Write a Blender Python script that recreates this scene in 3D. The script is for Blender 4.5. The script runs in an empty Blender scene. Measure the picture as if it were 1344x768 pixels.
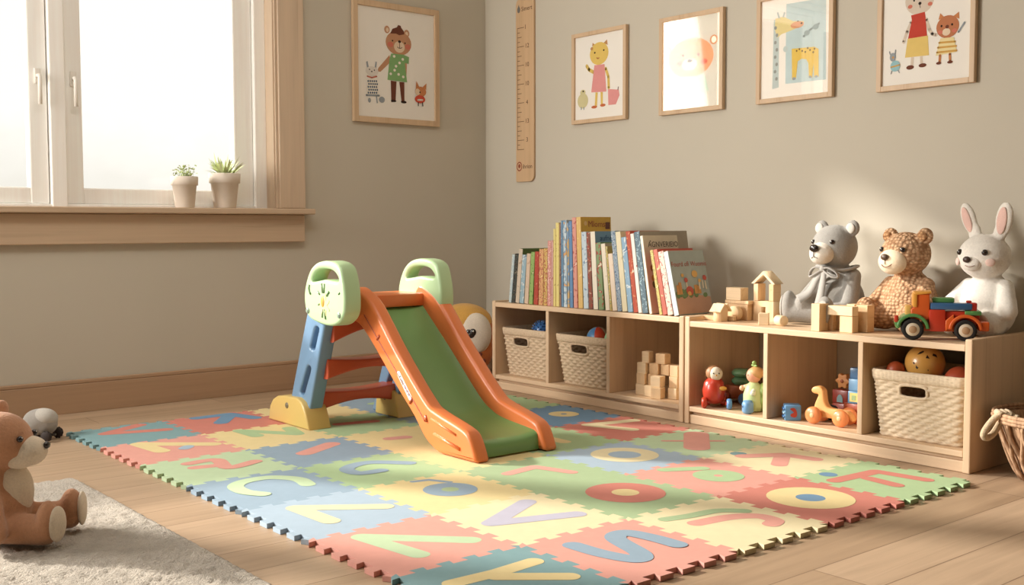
SUN_E = 6.2; WIN_E = 58.0; WORLD_E = 1.12; FILL_E = 27.0
import bpy, bmesh, math, random
from mathutils import Vector, Matrix, Euler
PI = math.pi
SC = bpy.context.scene
COL = SC.collection
rnd = random.Random(7)

# ------------------------------------------------------------------ materials
def lin(c):
    out = []
    for v in c[:3]:
        v = v / 255.0
        out.append(v / 12.92 if v <= 0.04045 else ((v + 0.055) / 1.055) ** 2.4)
    return (out[0], out[1], out[2], 1.0)

MATS = {}
def new_mat(name):
    m = bpy.data.materials.new(name)
    m.use_nodes = True
    nt = m.node_tree
    b = nt.nodes['Principled BSDF']
    return m, nt, b

def N(nt, kind, **kw):
    n = nt.nodes.new(kind)
    for k, v in kw.items():
        if k in n.inputs: n.inputs[k].default_value = v
        else: setattr(n, k, v)
    return n

def coords(nt, scale=(1, 1, 1), rot=(0, 0, 0)):
    tc = N(nt, 'ShaderNodeTexCoord')
    mp = N(nt, 'ShaderNodeMapping')
    mp.inputs['Scale'].default_value = scale
    mp.inputs['Rotation'].default_value = rot
    nt.links.new(tc.outputs['Object'], mp.inputs['Vector'])
    return mp.outputs['Vector']

def ramp(nt, fac, stops):
    r = N(nt, 'ShaderNodeValToRGB')
    el = r.color_ramp.elements
    while len(el) < len(stops): el.new(0.5)
    for e, (p, c) in zip(el, stops):
        e.position = p; e.color = c
    nt.links.new(fac, r.inputs['Fac'])
    return r.outputs['Color']

def bump(nt, b, height, strength=0.3, dist=0.005):
    bp = N(nt, 'ShaderNodeBump')
    bp.inputs['Strength'].default_value = strength
    bp.inputs['Distance'].default_value = dist
    nt.links.new(height, bp.inputs['Height'])
    nt.links.new(bp.outputs['Normal'], b.inputs['Normal'])

def plain(c, rough=0.6, var=0.06, scale=8, coat=0.0, spec=0.5):
    key = ('plain', tuple(c), rough, var, scale, coat, spec)
    if key in MATS: return MATS[key]
    m, nt, b = new_mat('plain_%d_%d_%d' % tuple(int(v) for v in c[:3]))
    L = lin(c)
    n = N(nt, 'ShaderNodeTexNoise', Scale=scale, Detail=3.0)
    nt.links.new(coords(nt), n.inputs['Vector'])
    lo = tuple(v * (1 - var) for v in L[:3]) + (1,)
    hi = tuple(min(1, v * (1 + var)) for v in L[:3]) + (1,)
    nt.links.new(ramp(nt, n.outputs['Fac'], [(0.3, lo), (0.7, hi)]), b.inputs['Base Color'])
    b.inputs['Roughness'].default_value = rough
    b.inputs['Specular IOR Level'].default_value = spec
    if coat: b.inputs['Coat Weight'].default_value = coat; b.inputs['Coat Roughness'].default_value = 0.15
    MATS[key] = m
    return m

def plastic(c, rough=0.38): return plain(c, rough, 0.03, 5, 0.25)
def paint(c): return plain(c, 0.5, 0.04, 12, 0.15)
def flat(c): return plain(c, 0.85, 0.03, 30, 0, 0.2)

def wood(c1, c2, axis='x', scale=1.0, rough=0.5, key=None, bumpy=0.05):
    k = ('wood', tuple(c1), tuple(c2), axis, scale, rough)
    if k in MATS: return MATS[k]
    m, nt, b = new_mat('wood_' + axis)
    s = {'x': (1.2, 22, 22), 'y': (22, 1.2, 22), 'z': (22, 22, 1.2)}[axis]
    v = coords(nt, tuple(q * scale for q in s))
    n1 = N(nt, 'ShaderNodeTexNoise', Scale=1.0, Detail=5.0, Roughness=0.55, Distortion=0.6)
    nt.links.new(v, n1.inputs['Vector'])
    s2 = {'x': (3, 150, 150), 'y': (150, 3, 150), 'z': (150, 150, 3)}[axis]
    v2 = coords(nt, tuple(q * scale for q in s2))
    n2 = N(nt, 'ShaderNodeTexNoise', Scale=1.0, Detail=2.0)
    nt.links.new(v2, n2.inputs['Vector'])
    mx = N(nt, 'ShaderNodeMath', operation='MULTIPLY_ADD')
    mx.inputs[1].default_value = 0.35
    nt.links.new(n2.outputs['Fac'], mx.inputs[0]); nt.links.new(n1.outputs['Fac'], mx.inputs[2])
    nt.links.new(ramp(nt, mx.outputs[0], [(0.42, lin(c2)), (0.62, lin(c1)), (0.85, tuple(min(1, q * 1.08) for q in lin(c1)[:3]) + (1,))]), b.inputs['Base Color'])
    b.inputs['Roughness'].default_value = rough
    bump(nt, b, mx.outputs[0], bumpy, 0.002)
    MATS[k] = m
    return m

def fabric(c, scale=220, strength=0.6, var=0.12, dist=0.003, sheen=0.25):
    k = ('fabric', tuple(c), scale, strength, dist)
    if k in MATS: return MATS[k]
    m, nt, b = new_mat('fabric_%d_%d_%d' % tuple(c[:3]))
    L = lin(c)
    v = coords(nt)
    n = N(nt, 'ShaderNodeTexNoise', Scale=scale, Detail=4.0, Roughness=0.7)
    nt.links.new(v, n.inputs['Vector'])
    n2 = N(nt, 'ShaderNodeTexNoise', Scale=14.0, Detail=2.0)
    nt.links.new(v, n2.inputs['Vector'])
    ad = N(nt, 'ShaderNodeMath', operation='ADD')
    nt.links.new(n.outputs['Fac'], ad.inputs[0]); nt.links.new(n2.outputs['Fac'], ad.inputs[1])
    lo = tuple(q * (1 - var) for q in L[:3]) + (1,)
    hi = tuple(min(1, q * (1 + var)) for q in L[:3]) + (1,)
    mr = N(nt, 'ShaderNodeMath', operation='MULTIPLY'); mr.inputs[1].default_value = 0.5
    nt.links.new(ad.outputs[0], mr.inputs[0])
    nt.links.new(ramp(nt, mr.outputs[0], [(0.35, lo), (0.65, hi)]), b.inputs['Base Color'])
    b.inputs['Roughness'].default_value = 0.95
    b.inputs['Specular IOR Level'].default_value = 0.15
    b.inputs['Sheen Weight'].default_value = sheen
    b.inputs['Sheen Roughness'].default_value = 0.5
    bump(nt, b, n.outputs['Fac'], strength, dist)
    MATS[k] = m
    return m

def crochet(c, cdark, scale=75):
    k = ('crochet', tuple(c), scale)
    if k in MATS: return MATS[k]
    m, nt, b = new_mat('crochet_yarn')
    v = coords(nt, (1, 1, 1.25))
    vo = N(nt, 'ShaderNodeTexVoronoi', Scale=scale)
    vo.inputs['Randomness'].default_value = 0.55
    nt.links.new(v, vo.inputs['Vector'])
    n = N(nt, 'ShaderNodeTexNoise', Scale=400.0)
    nt.links.new(v, n.inputs['Vector'])
    inv = N(nt, 'ShaderNodeMath', operation='SUBTRACT'); inv.inputs[0].default_value = 1.0
    nt.links.new(vo.outputs['Distance'], inv.inputs[1])
    nt.links.new(ramp(nt, vo.outputs['Distance'], [(0.15, lin(c)), (0.75, lin(cdark))]), b.inputs['Base Color'])  # shade in the gaps between stitches is darkened into the colour
    b.inputs['Roughness'].default_value = 0.95
    b.inputs['Specular IOR Level'].default_value = 0.15
    bump(nt, b, inv.outputs[0], 0.9, 0.008)
    MATS[k] = m
    return m

def speckle(c1, c2, c3=None, scale=60, t=0.55, rough=0.55):
    """printed spine pattern: a base colour with blotches of one or two others"""
    k = ('speckle', tuple(c1), tuple(c2), tuple(c3 or c2), scale, t)
    if k in MATS: return MATS[k]
    m, nt, b = new_mat('print_pattern')
    v = coords(nt)
    n = N(nt, 'ShaderNodeTexNoise', Scale=scale, Detail=1.5)
    nt.links.new(v, n.inputs['Vector'])
    st = [(0.0, lin(c1)), (t, lin(c1)), (t + 0.03, lin(c2)), (t + 0.09, lin(c2))]
    if c3: st += [(t + 0.10, lin(c3)), (1.0, lin(c3))]
    nt.links.new(ramp(nt, n.outputs['Fac'], st), b.inputs['Base Color'])
    b.inputs['Roughness'].default_value = rough
    MATS[k] = m
    return m

# ------------------------------------------------------------------ objects
def empty(name, loc=(0, 0, 0), rotz=0.0, rot=None):
    o = bpy.data.objects.new(name, None)
    COL.objects.link(o)
    o.empty_display_size = 0.05
    o.location = loc
    o.rotation_euler = rot if rot else (0, 0, rotz)
    return o

def tag(o, label=None, cat=None, group=None, kind=None):
    if label: o['label'] = label
    if cat: o['category'] = cat
    if group: o['group'] = group
    if kind: o['kind'] = kind
    return o

def thing(name, label, cat, loc=(0, 0, 0), rotz=0.0, group=None, rot=None):
    return tag(empty(name, loc, rotz, rot), label, cat, group)

def mat_of(o):
    m = o.matrix_basis.copy()
    p = o.parent
    while p: m = p.matrix_basis @ m; p = p.parent
    return m

def obj(name, bm, mats, parent=None, world=False, smooth=False, label=None, angle=None, recalc=True):
    """link a bmesh as ONE mesh object; world=True: vertices are in world space"""
    if not isinstance(mats, (list, tuple)): mats = [mats]
    if world and parent is not None:
        bm.transform(mat_of(parent).inverted())
    if recalc: bmesh.ops.recalc_face_normals(bm, faces=bm.faces[:])
    me = bpy.data.meshes.new(name)
    bm.to_mesh(me); bm.free()
    for m in mats: me.materials.append(m)
    if smooth:
        for p in me.polygons: p.use_smooth = True
    o = bpy.data.objects.new(name, me)
    COL.objects.link(o)
    if parent is not None: o.parent = parent
    if label: o['label'] = label
    if smooth == 'auto':
        try: me.set_sharp_from_angle(angle=math.radians(angle or 40))
        except Exception: pass
    return o

def recenter(o):
    """move a parentless mesh's origin to the centre of its base"""
    vs = [v.co for v in o.data.vertices]
    lo = [min(v[i] for v in vs) for i in range(3)]; hi = [max(v[i] for v in vs) for i in range(3)]
    c = Vector(((lo[0] + hi[0]) / 2, (lo[1] + hi[1]) / 2, lo[2]))
    o.data.transform(Matrix.Translation(-c)); o.location = c
    return o

def copy_tree(o, parent=None):
    c = o.copy(); COL.objects.link(c)
    if parent is not None: c.parent = parent
    for ch in list(o.children): copy_tree(ch, c)
    return c

# ------------------------------------------------------------------ shapes
def BM(): return bmesh.new()

def merge(bm, other, M=None, mi=None):
    """append other bmesh to bm"""
    if M is not None: other.transform(M)
    vm = {}
    for v in other.verts: vm[v] = bm.verts.new(v.co)
    for f in other.faces:
        try:
            nf = bm.faces.new([vm[v] for v in f.verts])
            nf.material_index = f.material_index if mi is None else mi
            nf.smooth = f.smooth
        except ValueError: pass
    other.free()
    return bm

def box(bm, x0, x1, y0, y1, z0, z1, bev=0.0, mi=0, seg=2, M=None):
    b = BM()
    bmesh.ops.create_cube(b, size=1.0)
    sx, sy, sz = abs(x1 - x0), abs(y1 - y0), abs(z1 - z0)
    for v in b.verts:
        v.co = Vector(((x0 + x1) / 2 + v.co.x * sx, (y0 + y1) / 2 + v.co.y * sy, (z0 + z1) / 2 + v.co.z * sz))
    if bev > 0:
        bmesh.ops.bevel(b, geom=b.edges[:], offset=min(bev, 0.49 * min(sx, sy, sz)), segments=seg, profile=0.5, affect='EDGES')
    return merge(bm, b, M, mi)

def sphere(bm, c, r, mi=0, rot=None, u=24, v=14, M=None):
    b = BM()
    bmesh.ops.create_uvsphere(b, u_segments=u, v_segments=v, radius=1.0)
    if not isinstance(r, (tuple, list)): r = (r, r, r)
    T = Matrix.Translation(c) @ (Euler(rot).to_matrix().to_4x4() if rot else Matrix.Identity(4)) @ Matrix.Diagonal((*r, 1))
    b.transform(T)
    for f in b.faces: f.smooth = True
    return merge(bm, b, M, mi)

def basis(d):
    d = Vector(d).normalized()
    a = Vector((0, 0, 1)) if abs(d.z) < 0.9 else Vector((1, 0, 0))
    x = a.cross(d).normalized(); y = d.cross(x)
    return x, y, d

def lathe(bm, prof, seg=28, M=None, mi=0, cap=True):
    """prof: list of (r,z); axis z"""
    b = BM(); rings = []
    for r, z in prof:
        if r < 1e-6: rings.append([b.verts.new((0, 0, z))])
        else: rings.append([b.verts.new((r * math.cos(2 * PI * i / seg), r * math.sin(2 * PI * i / seg), z)) for i in range(seg)])
    for A, B in zip(rings, rings[1:]):
        for i in range(seg):
            j = (i + 1) % seg
            q = [A[i % len(A)], A[j % len(A)], B[j % len(B)], B[i % len(B)]]
            s = []
            for v in q:
                if v not in s: s.append(v)
            if len(s) >= 3:
                f = b.faces.new(s); f.smooth = True
    if cap:
        for R in (rings[0], rings[-1]):
            if len(R) > 2: b.faces.new(R)
    return merge(bm, b, M, mi)

def cyl(bm, p0, p1, r0, r1=None, seg=24, mi=0, bev=0.0, smooth=True):
    r1 = r0 if r1 is None else r1
    p0 = Vector(p0); p1 = Vector(p1); h = (p1 - p0).length
    x, y, d = basis(p1 - p0)
    M = Matrix((x, y, d)).transposed().to_4x4(); M.translation = p0
    if bev > 0: prof = [(0, 0), (r0 - bev, 0), (r0, bev), (r1, h - bev), (r1 - bev, h), (0, h)]
    else: prof = [(0, 0), (r0, 0), (r1, h), (0, h)]
    b = BM(); lathe(b, prof, seg, cap=False)
    if bev == 0 or not smooth:
        for f in b.faces: f.smooth = smooth and len(f.verts) == 4
    return merge(bm, b, M, mi)

def tube(bm, pts, r, seg=8, mi=0, closed=False, taper=None, flat_=None):
    """sweep a circle along pts. taper: list of radius factors; flat_: (a,b) ellipse factors"""
    P = [Vector(p) for p in pts]; n = len(P)
    rings = []; prev = None
    for i, p in enumerate(P):
        if closed: t = P[(i + 1) % n] - P[(i - 1) % n]
        else: t = P[min(i + 1, n - 1)] - P[max(i - 1, 0)]
        t.normalize()
        if prev is None: x, y, _ = basis(t)
        else:
            x = prev - t * prev.dot(t)
            x = x.normalized() if x.length > 1e-6 else basis(t)[0]
            y = t.cross(x)
        prev = x
        rr = r * (taper[i] if taper else 1.0)
        fa, fb = flat_ if flat_ else (1, 1)
        rings.append([bm.verts.new(p + x * (rr * fa * math.cos(2 * PI * k / seg)) + y * (rr * fb * math.sin(2 * PI * k / seg))) for k in range(seg)])
    m = n if closed else n - 1
    for i in range(m):
        A, B = rings[i], rings[(i + 1) % n]
        for k in range(seg):
            f = bm.faces.new((A[k], A[(k + 1) % seg], B[(k + 1) % seg], B[k])); f.material_index = mi; f.smooth = True
    if not closed:
        for R in (rings[0], rings[-1]):
            f = bm.faces.new(R); f.material_index = mi
    return bm

def spline(pts, n=6, closed=False):
    """Catmull-Rom through pts (tuples of any dimension)"""
    P = [tuple(p) for p in pts]; m = len(P); out = []
    rng = range(m) if closed else range(m - 1)
    for i in rng:
        if closed: a, b, c, d = P[(i - 1) % m], P[i], P[(i + 1) % m], P[(i + 2) % m]
        else: a, b, c, d = P[max(i - 1, 0)], P[i], P[i + 1], P[min(i + 2, m - 1)]
        for k in range(n):
            t = k / n
            out.append(tuple(0.5 * (2 * b[j] + (c[j] - a[j]) * t + (2 * a[j] - 5 * b[j] + 4 * c[j] - d[j]) * t * t + (3 * b[j] - a[j] - 3 * c[j] + d[j]) * t ** 3) for j in range(len(b))))
    if not closed: out.append(P[-1])
    return out

def curve_plate(loops, depth, bev=0.0, res=2):
    """2-D closed loops (first the outline, then holes) -> solid plate bmesh, centred on z=0"""
    cu = bpy.data.curves.new('plate', 'CURVE'); cu.dimensions = '2D'; cu.fill_mode = 'BOTH'
    for L in loops:
        s = cu.splines.new('POLY'); s.points.add(len(L) - 1)
        for p, q in zip(s.points, L): p.co = (q[0], q[1], 0, 1)
        s.use_cyclic_u = True
    cu.extrude = max(0.0, depth / 2 - bev); cu.bevel_depth = bev; cu.bevel_resolution = res; cu.offset = -bev
    o = bpy.data.objects.new('plate', cu); COL.objects.link(o)
    dg = bpy.context.evaluated_depsgraph_get()
    me = bpy.data.meshes.new_from_object(o.evaluated_get(dg))
    b = BM(); b.from_mesh(me)
    bpy.data.objects.remove(o); bpy.data.curves.remove(cu); bpy.data.meshes.remove(me)
    bmesh.ops.remove_doubles(b, verts=b.verts[:], dist=1e-5)
    return b

# plate maps: 2-D (u,v) + depth w  ->  world
MX = lambda x0: Matrix(((0, 0, 1, x0), (1, 0, 0, 0), (0, 1, 0, 0), (0, 0, 0, 1)))   # u=y v=z depth=x
MY = lambda y0: Matrix(((1, 0, 0, 0), (0, 0, 1, y0), (0, 1, 0, 0), (0, 0, 0, 1)))   # u=x v=z depth=y

def text_bm(s, size=0.02, extrude=0.0002, align='CENTER'):
    cu = bpy.data.curves.new('txt', 'FONT'); cu.body = s; cu.size = size; cu.extrude = extrude
    cu.align_x = align; cu.align_y = 'CENTER'; cu.resolution_u = 3
    o = bpy.data.objects.new('txt', cu); COL.objects.link(o)
    dg = bpy.context.evaluated_depsgraph_get()
    me = bpy.data.meshes.new_from_object(o.evaluated_get(dg))
    b = BM(); b.from_mesh(me)
    bpy.data.objects.remove(o); bpy.data.curves.remove(cu); bpy.data.meshes.remove(me)
    return b

def blob(prims, voxel=0.006, smooth=6):
    """continuous soft body: union of ellipsoids and tapered limbs, voxel-remeshed and smoothed"""
    b = BM()
    for p in prims:
        if p[0] == 'e':
            sphere(b, p[1], p[2], rot=p[3] if len(p) > 3 else None)
        else:  # ('c', p0, p1, r0, r1)
            a, c = Vector(p[1]), Vector(p[2]); n = 7
            for i in range(n + 1):
                t = i / n
                sphere(b, a.lerp(c, t), p[3] + (p[4] - p[3]) * t, u=16, v=10)
    me = bpy.data.meshes.new('blob'); b.to_mesh(me); b.free()
    o = bpy.data.objects.new('blob', me); COL.objects.link(o)
    r = o.modifiers.new('r', 'REMESH'); r.mode = 'VOXEL'; r.voxel_size = voxel
    s = o.modifiers.new('s', 'SMOOTH'); s.factor = 0.5; s.iterations = smooth
    dg = bpy.context.evaluated_depsgraph_get()
    m2 = bpy.data.meshes.new_from_object(o.evaluated_get(dg))
    out = BM(); out.from_mesh(m2)
    bpy.data.objects.remove(o); bpy.data.meshes.remove(me); bpy.data.meshes.remove(m2)
    for f in out.faces: f.smooth = True
    return out

# flat drawing helpers on a local XZ sheet facing -Y (lay = layer height in front of the sheet)
def poly2(bm, pts, lay, mi):
    vs = [bm.verts.new((p[0], -lay, p[1])) for p in pts]
    try:
        f = bm.faces.new(vs); f.material_index = mi
        f.normal_update()
        if f.normal.y > 0: f.normal_flip()
    except ValueError: pass

def ell2(bm, c, rx, rz, lay, mi, rot=0, n=24):
    cr, sr = math.cos(rot), math.sin(rot)
    poly2(bm, [(c[0] + rx * math.cos(t) * cr - rz * math.sin(t) * sr, c[1] + rx * math.cos(t) * sr + rz * math.sin(t) * cr) for t in [2 * PI * i / n for i in range(n)]], lay, mi)

def line2(bm, pts, w, lay, mi):
    for (a, b) in zip(pts, pts[1:]):
        dx, dz = b[0] - a[0], b[1] - a[1]; L = math.hypot(dx, dz) or 1e-9
        nx, nz = -dz / L * w / 2, dx / L * w / 2
        poly2(bm, [(a[0] + nx, a[1] + nz), (b[0] + nx, b[1] + nz), (b[0] - nx, b[1] - nz), (a[0] - nx, a[1] - nz)], lay, mi)
    for a in pts: ell2(bm, a, w / 2, w / 2, lay, mi, n=10)
# ================================================================== camera, world, lights
cam = bpy.data.cameras.new('camera'); camo = bpy.data.objects.new('camera', cam); COL.objects.link(camo)
cam.sensor_width = 36.0; cam.lens = 38.1145; cam.clip_start = 0.05
camo.matrix_world = Matrix(((0.769606, 0.040391, -0.637241, -3.410882), (-0.638516, 0.045384, -0.768269, -4.316783),
                            (-0.00211, 0.998153, 0.060718, 0.72), (0, 0, 0, 1)))
SC.camera = camo
SC.view_settings.view_transform = 'Standard'
SC.view_settings.look = 'None'
SC.view_settings.exposure = 0.0

W = bpy.data.worlds.new('World'); SC.world = W; W.use_nodes = True
wn = W.node_tree; bg = wn.nodes['Background']
tc = N(wn, 'ShaderNodeTexCoord')
mp = N(wn, 'ShaderNodeMapping'); mp.inputs['Scale'].default_value = (5, 5, 7)
wn.links.new(tc.outputs['Generated'], mp.inputs['Vector'])
nz = N(wn, 'ShaderNodeTexNoise', Scale=1.0, Detail=5.0, Roughness=0.6)
wn.links.new(mp.outputs['Vector'], nz.inputs['Vector'])
sep = N(wn, 'ShaderNodeSeparateXYZ'); wn.links.new(tc.outputs['Generated'], sep.inputs[0])
hgt = N(wn, 'ShaderNodeMapRange'); hgt.inputs['From Min'].default_value = 0.02; hgt.inputs['From Max'].default_value = 0.22
wn.links.new(sep.outputs['Z'], hgt.inputs['Value'])
mul = N(wn, 'ShaderNodeMath', operation='ADD'); mul.use_clamp = True
wn.links.new(nz.outputs['Fac'], mul.inputs[0]); wn.links.new(hgt.outputs['Result'], mul.inputs[1])
skyc = ramp(wn, mul.outputs[0], [(0.36, (0.80, 0.77, 0.68, 1)), (0.62, (0.90, 0.87, 0.79, 1)), (0.9, (1.02, 0.99, 0.92, 1))])
wn.links.new(skyc, bg.inputs['Color'])
bg.inputs['Strength'].default_value = WORLD_E

def lamp(name, kind, loc, direction, energy, color=(1, 1, 1), **kw):
    l = bpy.data.lights.new(name, kind); l.energy = energy; l.color = color
    for k, v in kw.items(): setattr(l, k, v)
    o = bpy.data.objects.new(name, l); COL.objects.link(o); o.location = loc
    o.rotation_euler = Vector(direction).to_track_quat('-Z', 'Y').to_euler()
    return o
SUN_DIR = (0.62, -1.0, -0.54)
lamp('sun', 'SUN', (-4, 3, 3), SUN_DIR, SUN_E, (1.0, 0.94, 0.85), angle=math.radians(3.0))
# soft daylight entering by the big window
lamp('window_daylight', 'AREA', (-3.95, -0.16, 1.40), (3.95, -2.2, -0.75), WIN_E, (1.0, 0.96, 0.90), shape='RECTANGLE', size=1.3, size_y=1.1, spread=math.radians(110))

lamp('added_fill_light', 'AREA', (-2.6, -1.75, 2.62), (0.0, 0.55, -1.0), FILL_E, (1.0, 0.97, 0.93), shape='RECTANGLE', size=2.6, size_y=0.7)  # unseen fill lamp added overhead to brighten the window wall
# ================================================================== room shell
WALL = plain((200, 192, 176), 0.9, 0.015, 2.0, 0, 0.2)
FLOORM = None
def floor_mat():
    m, nt, b = new_mat('oak_planks')
    v = coords(nt)
    br = N(nt, 'ShaderNodeTexBrick')
    br.inputs['Color1'].default_value = lin((190, 164, 137)); br.inputs['Color2'].default_value = lin((172, 146, 119))
    br.inputs['Mortar'].default_value = lin((130, 106, 84)); br.inputs['Scale'].default_value = 1.0
    br.inputs['Mortar Size'].default_value = 0.0016; br.inputs['Brick Width'].default_value = 1.5; br.inputs['Row Height'].default_value = 0.15
    br.inputs['Mortar Smooth'].default_value = 0.2; br.offset = 0.37
    nt.links.new(v, br.inputs['Vector'])
    g = N(nt, 'ShaderNodeTexNoise', Scale=1.0, Detail=6.0, Roughness=0.6, Distortion=0.8)
    nt.links.new(coords(nt, (1.6, 26, 10)), g.inputs['Vector'])
    gr = ramp(nt, g.outputs['Fac'], [(0.3, (0.80, 0.78, 0.76, 1)), (0.7, (1.06, 1.05, 1.04, 1))])
    mx = N(nt, 'ShaderNodeMix', data_type='RGBA', blend_type='MULTIPLY'); mx.inputs['Factor'].default_value = 1.0
    nt.links.new(br.outputs['Color'], mx.inputs['A']); nt.links.new(gr, mx.inputs['B'])
    nt.links.new(mx.outputs['Result'], b.inputs['Base Color'])
    b.inputs['Roughness'].default_value = 0.42; b.inputs['Specular IOR Level'].default_value = 0.35
    bump(nt, b, br.outputs['Fac'], -0.15, 0.002)
    return m
OAK_X = wood((198, 172, 144), (180, 152, 124), 'x'); OAK_Z = wood((206, 182, 156), (190, 164, 138), 'z')
PINE_X = wood((216, 187, 154), (200, 168, 134), 'x', 0.8); PINE_Y = wood((216, 187, 154), (200, 168, 134), 'y', 0.8); PINE_Z = wood((216, 187, 154), (200, 168, 134), 'z', 0.8)

b = BM(); box(b, -5.6, 0.12, -6.4, 0.14, -0.06, 0.0); tag(obj('floor', b, floor_mat()), kind='structure')
b = BM(); box(b, -5.6, 0.12, -6.4, 0.14, 2.7, 2.76); tag(obj('ceiling', b, plain((228, 222, 210), 0.9, 0.01)), kind='structure')
WX0, WX1, WZ0, WZ1 = -4.66, -1.18, 0.79, 2.16      # window opening in the left wall
b = BM()
box(b, WX1, 0.0, 0, 0.14, 0, 2.7); box(b, -5.6, WX0, 0, 0.14, 0, 2.7); box(b, WX0, WX1, 0, 0.14, 0, WZ0); box(b, WX0, WX1, 0, 0.14, WZ1, 2.7)
tag(obj('wall_left', b, WALL), kind='structure')
b = BM(); box(b, 0, 0.12, -6.4, 0.14, 0, 2.7); tag(obj('wall_right', b, WALL), kind='structure')
b = BM(); box(b, -5.6, 0, -6.4, -6.3, 0, 2.7)
tag(obj('wall_back_unseen', b, plain((112, 96, 82), 0.9, 0.02, 2.0, 0, 0.2)), kind='structure')  # unseen wall, added and kept dark to hold back fill light
b = BM(); box(b, -5.7, -5.6, -6.4, -2.5, 0, 2.7); box(b, -5.7, -5.6, -2.5, 0.14, 0, 0.6); box(b, -5.7, -5.6, -2.5, 0.14, 2.3, 2.7)
tag(obj('wall_far_unseen', b, plain((112, 96, 82), 0.9, 0.02, 2.0, 0, 0.2)), kind='structure')  # unseen wall, its opening and dark colour shaped to limit sky fill
def skirting(name, x0, x1, y0, y1, m, along):
    b = BM()
    if along == 'x':
        box(b, x0, x1, y0, y1, 0, 0.112, 0.002); box(b, x0, x1, y0 + 0.004, y1, 0.112, 0.129, 0.004)
    else:
        box(b, x0, x1, y0, y1, 0, 0.112, 0.002); box(b, x0 + 0.004, x1, y0, y1, 0.112, 0.129, 0.004)
    tag(obj(name, b, m), kind='structure')
skirting('baseboard_left', -5.6, -0.001, -0.016, -0.0005, wood((176, 144, 114), (160, 128, 100), 'x'), 'x')
skirting('baseboard_right', -0.016, -0.0005, -6.3, -0.017, wood((176, 144, 114), (160, 128, 100), 'y'), 'y')

# ------------------------------------------------------------------ window
win = tag(empty('window_1', (-2.9, 0.0, WZ0)), kind='structure')
WF = wood((250, 246, 240), (246, 240, 232), 'z', 1.0, 0.45); WFX = wood((250, 246, 240), (246, 240, 232), 'x', 1.0, 0.45)
glass, gnt, gb = new_mat('window_glass'); gnt.nodes.remove(gb)
gt = N(gnt, 'ShaderNodeBsdfTransparent'); gg = N(gnt, 'ShaderNodeBsdfGlossy', Roughness=0.02); gf = N(gnt, 'ShaderNodeFresnel', IOR=1.3)
gm = N(gnt, 'ShaderNodeMixShader'); gnt.links.new(gf.outputs[0], gm.inputs[0]); gnt.links.new(gt.outputs[0], gm.inputs[1]); gnt.links.new(gg.outputs[0], gm.inputs[2])
gnt.links.new(gm.outputs[0], gnt.nodes['Material Output'].inputs['Surface'])
b = BM()   # fixed outer frame with mullions
for x0, x1 in [(-1.236, -1.182), (-2.092, -2.033), (-2.951, -2.892), (-3.810, -3.751), (WX0 + 0.001, WX0 + 0.055)]:
    box(b, x0, x1, 0.055, 0.135, WZ0 + 0.001, WZ1 - 0.001, 0.004)
box(b, WX0 + 0.002, WX1 - 0.002, 0.06, 0.13, WZ0 + 0.002, WZ0 + 0.022, 0.003); box(b, WX0 + 0.002, WX1 - 0.002, 0.06, 0.13, WZ1 - 0.04, WZ1 - 0.002, 0.003)
obj('frame', b, WF, win, True)
for i in range(4):
    xr = -1.237 - i * 0.859; xl = xr - 0.795; sl = 0.068; sr = 0.088 if i == 0 else 0.070
    b = BM()
    box(b, xl, xl + sl, 0.075, 0.125, 0.812, 2.12, 0.006); box(b, xr - sr, xr, 0.075, 0.125, 0.812, 2.12, 0.006)
    box(b, xl + sl - 0.004, xr - sr + 0.004, 0.077, 0.123, 0.812, 0.876, 0.006); box(b, xl + sl - 0.004, xr - sr + 0.004, 0.077, 0.123, 2.05, 2.12, 0.006)
    s = obj('sash', b, WF, win, True)
    b = BM(); box(b, xl + sl - 0.004, xr - sr + 0.004, 0.099, 0.103, 0.872, 2.054); obj('pane', b, glass, s, True)
    b = BM()
    hx = (xl + sl / 2) if i != 1 else (xr - sr / 2)
    box(b, hx - 0.012, hx + 0.012, 0.066, 0.076, 1.27, 1.33, 0.004); tube(b, [(hx, 0.07, 1.30), (hx, 0.045, 1.30), (hx, 0.04, 1.29), (hx, 0.043, 1.19)], 0.008)
    obj('handle', b, plain((238, 232, 222), 0.4), s, True)
b = BM()   # jamb lining
box(b, WX1 - 0.003, WX1 + 0.014, -0.012, 0.06, WZ0 + 0.01, WZ1 + 0.012, 0.002); box(b, WX0 - 0.014, WX0 + 0.003, -0.012, 0.06, WZ0 + 0.01, WZ1 + 0.012, 0.002)
box(b, WX0, WX1, -0.012, 0.06, WZ1 - 0.003, WZ1 + 0.014, 0.002)
obj('jamb', b, OAK_Z, win, True)
b = BM()
box(b, -1.163, -1.038, -0.028, -0.0005, 0.801, 2.30, 0.004); box(b, -1.176, -1.160, -0.020, -0.0005, 0.801, 2.19, 0.003)
box(b, -4.80, -4.676, -0.028, -0.0005, 0.801, 2.30, 0.004)
obj('casing', b, OAK_Z, win, True)
b = BM(); box(b, -4.80, -1.038, -0.027, -0.0005, 2.18, 2.30, 0.004); obj('head_casing', b, OAK_X, win, True)
b = BM(); box(b, -4.83, -1.015, -0.075, -0.0005, 0.775, 0.800, 0.005); box(b, WX0 + 0.002, WX1 - 0.002, -0.002, 0.066, 0.775, 0.800); obj('sill', b, OAK_X, win, True)
b = BM(); box(b, -4.80, -1.046, -0.032, -0.0005, 0.655, 0.774, 0.004); obj('apron', b, OAK_X, win, True)

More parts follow.
